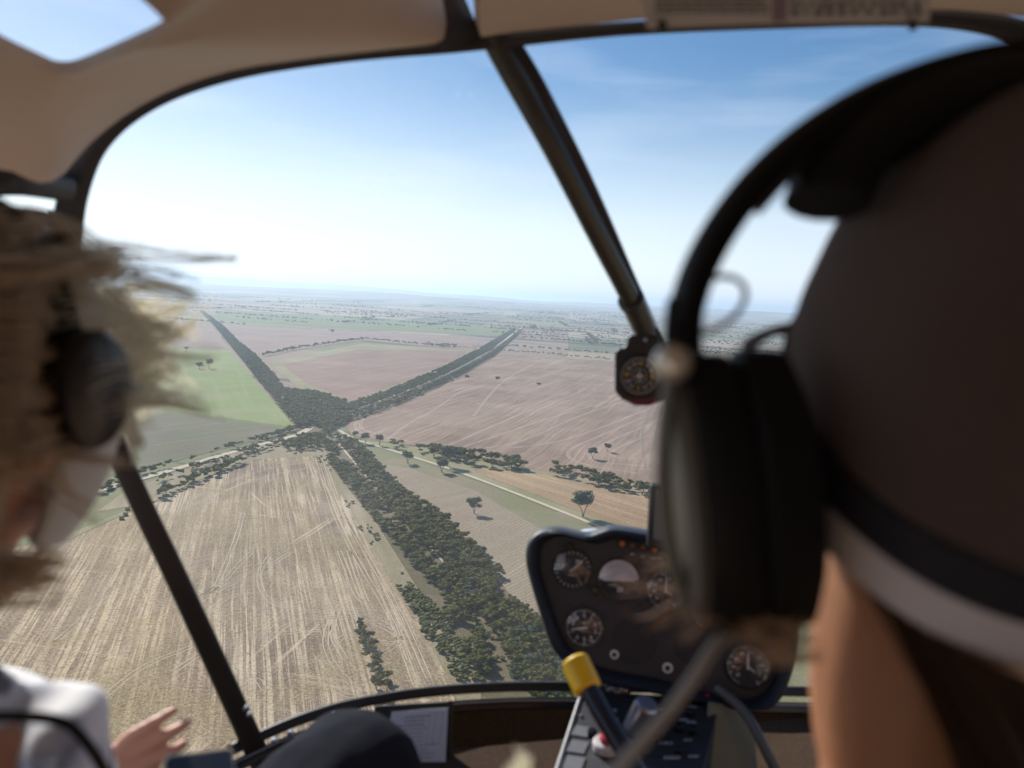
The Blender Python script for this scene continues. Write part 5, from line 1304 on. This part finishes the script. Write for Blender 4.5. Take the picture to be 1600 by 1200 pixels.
def tuft(r_):
    a_ = P(r_.uniform(760, 900), r_.uniform(1290, 1400), r_.uniform(.40, .44)); e = P(r_.gauss(808, 13), r_.uniform(1150, 1215), r_.uniform(.40, .45))
    return [a_, P(r_.gauss(815, 22), 1240, .42), e], r_.uniform(.6, 1.2)
# loose pony tail ends standing up in the foreground, rooted on the left shoulder
def tuft2(r_):
    a_ = rs + V((-.17 + r_.uniform(-.02, .02), .02, .03)); e = P(r_.gauss(806, 12), r_.uniform(1155, 1225), r_.uniform(.42, .46))
    return [a_, P(r_.gauss(960, 10), 1330, .44), P(r_.gauss(850, 18), 1290, .44), P(r_.gauss(812, 14), 1230, .44), e], r_.uniform(.6, 1.2)
strands(hr, None, 60, 24, tuft2, .0009, .008)
hr.build('hair', M_hairbl, pr).name = 'hair_tuft'

nh = MB(); nl = [(1352, 900, .385), (1400, 960, .375), (1440, 1030, .372), (1470, 1110, .375), (1500, 1200, .385), (1530, 1330, .40)]
r0 = resample(PL([(1362, 925, .395), (1420, 975, .375), (1500, 1020, .360), (1600, 1062, .350), (1720, 1090, .35), (1850, 1080, .37)]), 30)
r1 = resample(PL([(1530, 1400, .41), (1560, 1410, .40), (1620, 1420, .40), (1700, 1430, .40), (1800, 1430, .41), (1900, 1420, .42)]), 30)
rows = []
for k in range(14):
    t = k / 13; rows.append([a.lerp(b, t) + V((.012 * math.sin(PI * t) * (1 - j / 29) - .0, -.006 * math.sin(PI * t), 0)) + V((.0015 * math.sin(j * 2.1), 0, 0)) for j, (a, b) in enumerate(zip(r0, r1))])
nh.grid(rows)
def napeh(r_):
    t = r_.random() ** .8; j = min(29, int(t * 30)); o_ = V((r_.uniform(-.003, .003), r_.uniform(-.006, .0), 0))
    return [rows[0][j] + o_, rows[5][j] + o_ * 1.4, rows[9][j] + o_ * 1.6, rows[13][j] + o_ * 2], r_.uniform(.6, 1.3)
strands(nh, None, 520, 31, napeh, .0009, .008, seg=8)
nh.build('hair', mat('dark brown hair', (.055, .032, .02), .45, 0, .3, 60, 0, spec=.4), pr).name = 'nape_hair'

# headset of the right person
hs2 = empty('headset', (0, 0, H), 'large black aviation headset over the dark brown cap on the right', 'headset')
K1 = P(1165, 765, .40); axl = (K1 - P(1330, 750, .40)).normalized(); zup = (P(1150, 540, .405) - P(1175, 990, .40)).normalized(); zup = (zup - axl * zup.dot(axl)).normalized()
q = MB(); cup(q, K1 + axl * .002, axl, zup, .040, .071, .060); o = q.build('ear_cup', [M_hs, M_cush], hs2)
q = MB(); cup(q, K1 + axl * .030, axl, zup, .034, .063, .012); q.build('cup_shell', [M_shell, M_shell], o)
q = MB(); q.ball(P(1052, 568, .385), (.0098, .0098, .0095), 24, 16); q.build('volume_knob', M_silver, o)
K2 = RC + RM @ V((.115, 0, -.03)); q = MB(); cup(q, K2, -axl, zup, .040, .066, .06); q.build('ear_cup', [M_hs, M_cush], hs2)
bp = [(1066, 505, .40), (1088, 425, .40), (1132, 345, .402), (1190, 272, .405), (1262, 208, .41), (1345, 155, .415), (1430, 118, .42), (1520, 90, .425), (1620, 76, .43), (1740, 85, .44), (1860, 130, .45), (1980, 230, .46), (2060, 380, .47), (2090, 560, .48), (2080, 700, .48)]
MB().tube(chaikin(PL(bp), 2), .0064, 14, flat=1.6, ref=tuple(RM @ V((.0, 1, 0))), sq=True).build('headband', M_hs, hs2)
bi = [(1290, 318, .41), (1306, 270, .412), (1352, 218, .415), (1430, 172, .42), (1520, 142, .425), (1620, 130, .43), (1730, 140, .44), (1830, 185, .45)]
MB().tube(chaikin(PL(bi), 2), [.018] * len(chaikin(PL(bi), 2)), 14, flat=1.5, ref=tuple(RM @ V((.0, 1, 0)))).build('head_pad', M_cush, hs2)
MB().tube(chaikin(PL([(1180, 328, .407), (1222, 280, .408), (1262, 248, .41)]), 2), .0035, 8).build('spring', M_metal, hs2)
# stirrup fork
MB().tube(chaikin(PL([(1072, 470, .40), (1066, 520, .398), (1070, 580, .395), (1090, 640, .392)]), 2), .0095, 12, flat=.6, ref='view').build('stirrup', M_hs, hs2)
MB().cyl(P(1098, 430, .398), P(1150, 345, .404), .0036, 12).build('adjuster_rod', M_metal, hs2)
MB().tube(chaikin(PL([(1100, 436, .40), (1140, 430, .402), (1165, 445, .405), (1164, 475, .407), (1138, 505, .407), (1105, 520, .405), (1085, 515, .402)]), 3), .0016, 8).build('wire_loop', M_metal, hs2)
MB().tube(chaikin(PL([(1165, 960, .40), (1120, 1000, .385), (1085, 1060, .37), (1030, 1130, .36), (960, 1205, .35), (880, 1300, .35)]), 3), .0029, 12).build('cable', mat('grey rubber cable', (.45, .44, .42), .5, 0, .1), hs2)
MB().tube(chaikin(PL([(1050, 580, .385), (1038, 680, .383), (1036, 780, .384), (1050, 880, .388), (1078, 950, .392)]), 3), .0042, 10).build('cup_rim', M_shell, hs2)
seat(-.36, .42); seat(.36, .34)
# ------------------------------------------------------------------ haze
mt = bpy.data.materials.new('haze'); mt.use_nodes = True; n = mt.node_tree.nodes; n.clear()
out = n.new('ShaderNodeOutputMaterial'); pv = n.new('ShaderNodeVolumePrincipled'); mt.node_tree.links.new(pv.outputs[0], out.inputs['Volume'])
pv.inputs['Color'].default_value = (.62, .80, 1, 1); pv.inputs['Density'].default_value = 6.5e-5; pv.inputs['Anisotropy'].default_value = .45
HX, HY0, HY1, Z0, Z1 = 65000, -6000, 52000, -3, 430
hb = MB().add([(x, y, z) for z in (Z0, Z1) for x, y in ((-HX, HY0), (HX, HY0), (HX, HY1), (-HX, HY1))],
              [[0, 1, 2, 3], [4, 5, 6, 7], [0, 1, 5, 4], [1, 2, 6, 5], [2, 3, 7, 6], [3, 0, 4, 7]])
o = hb.build('haze', mt, None, False, merge=0); tag(o, 'pale blue summer haze lying over the plain', 'haze', kind='stuff')
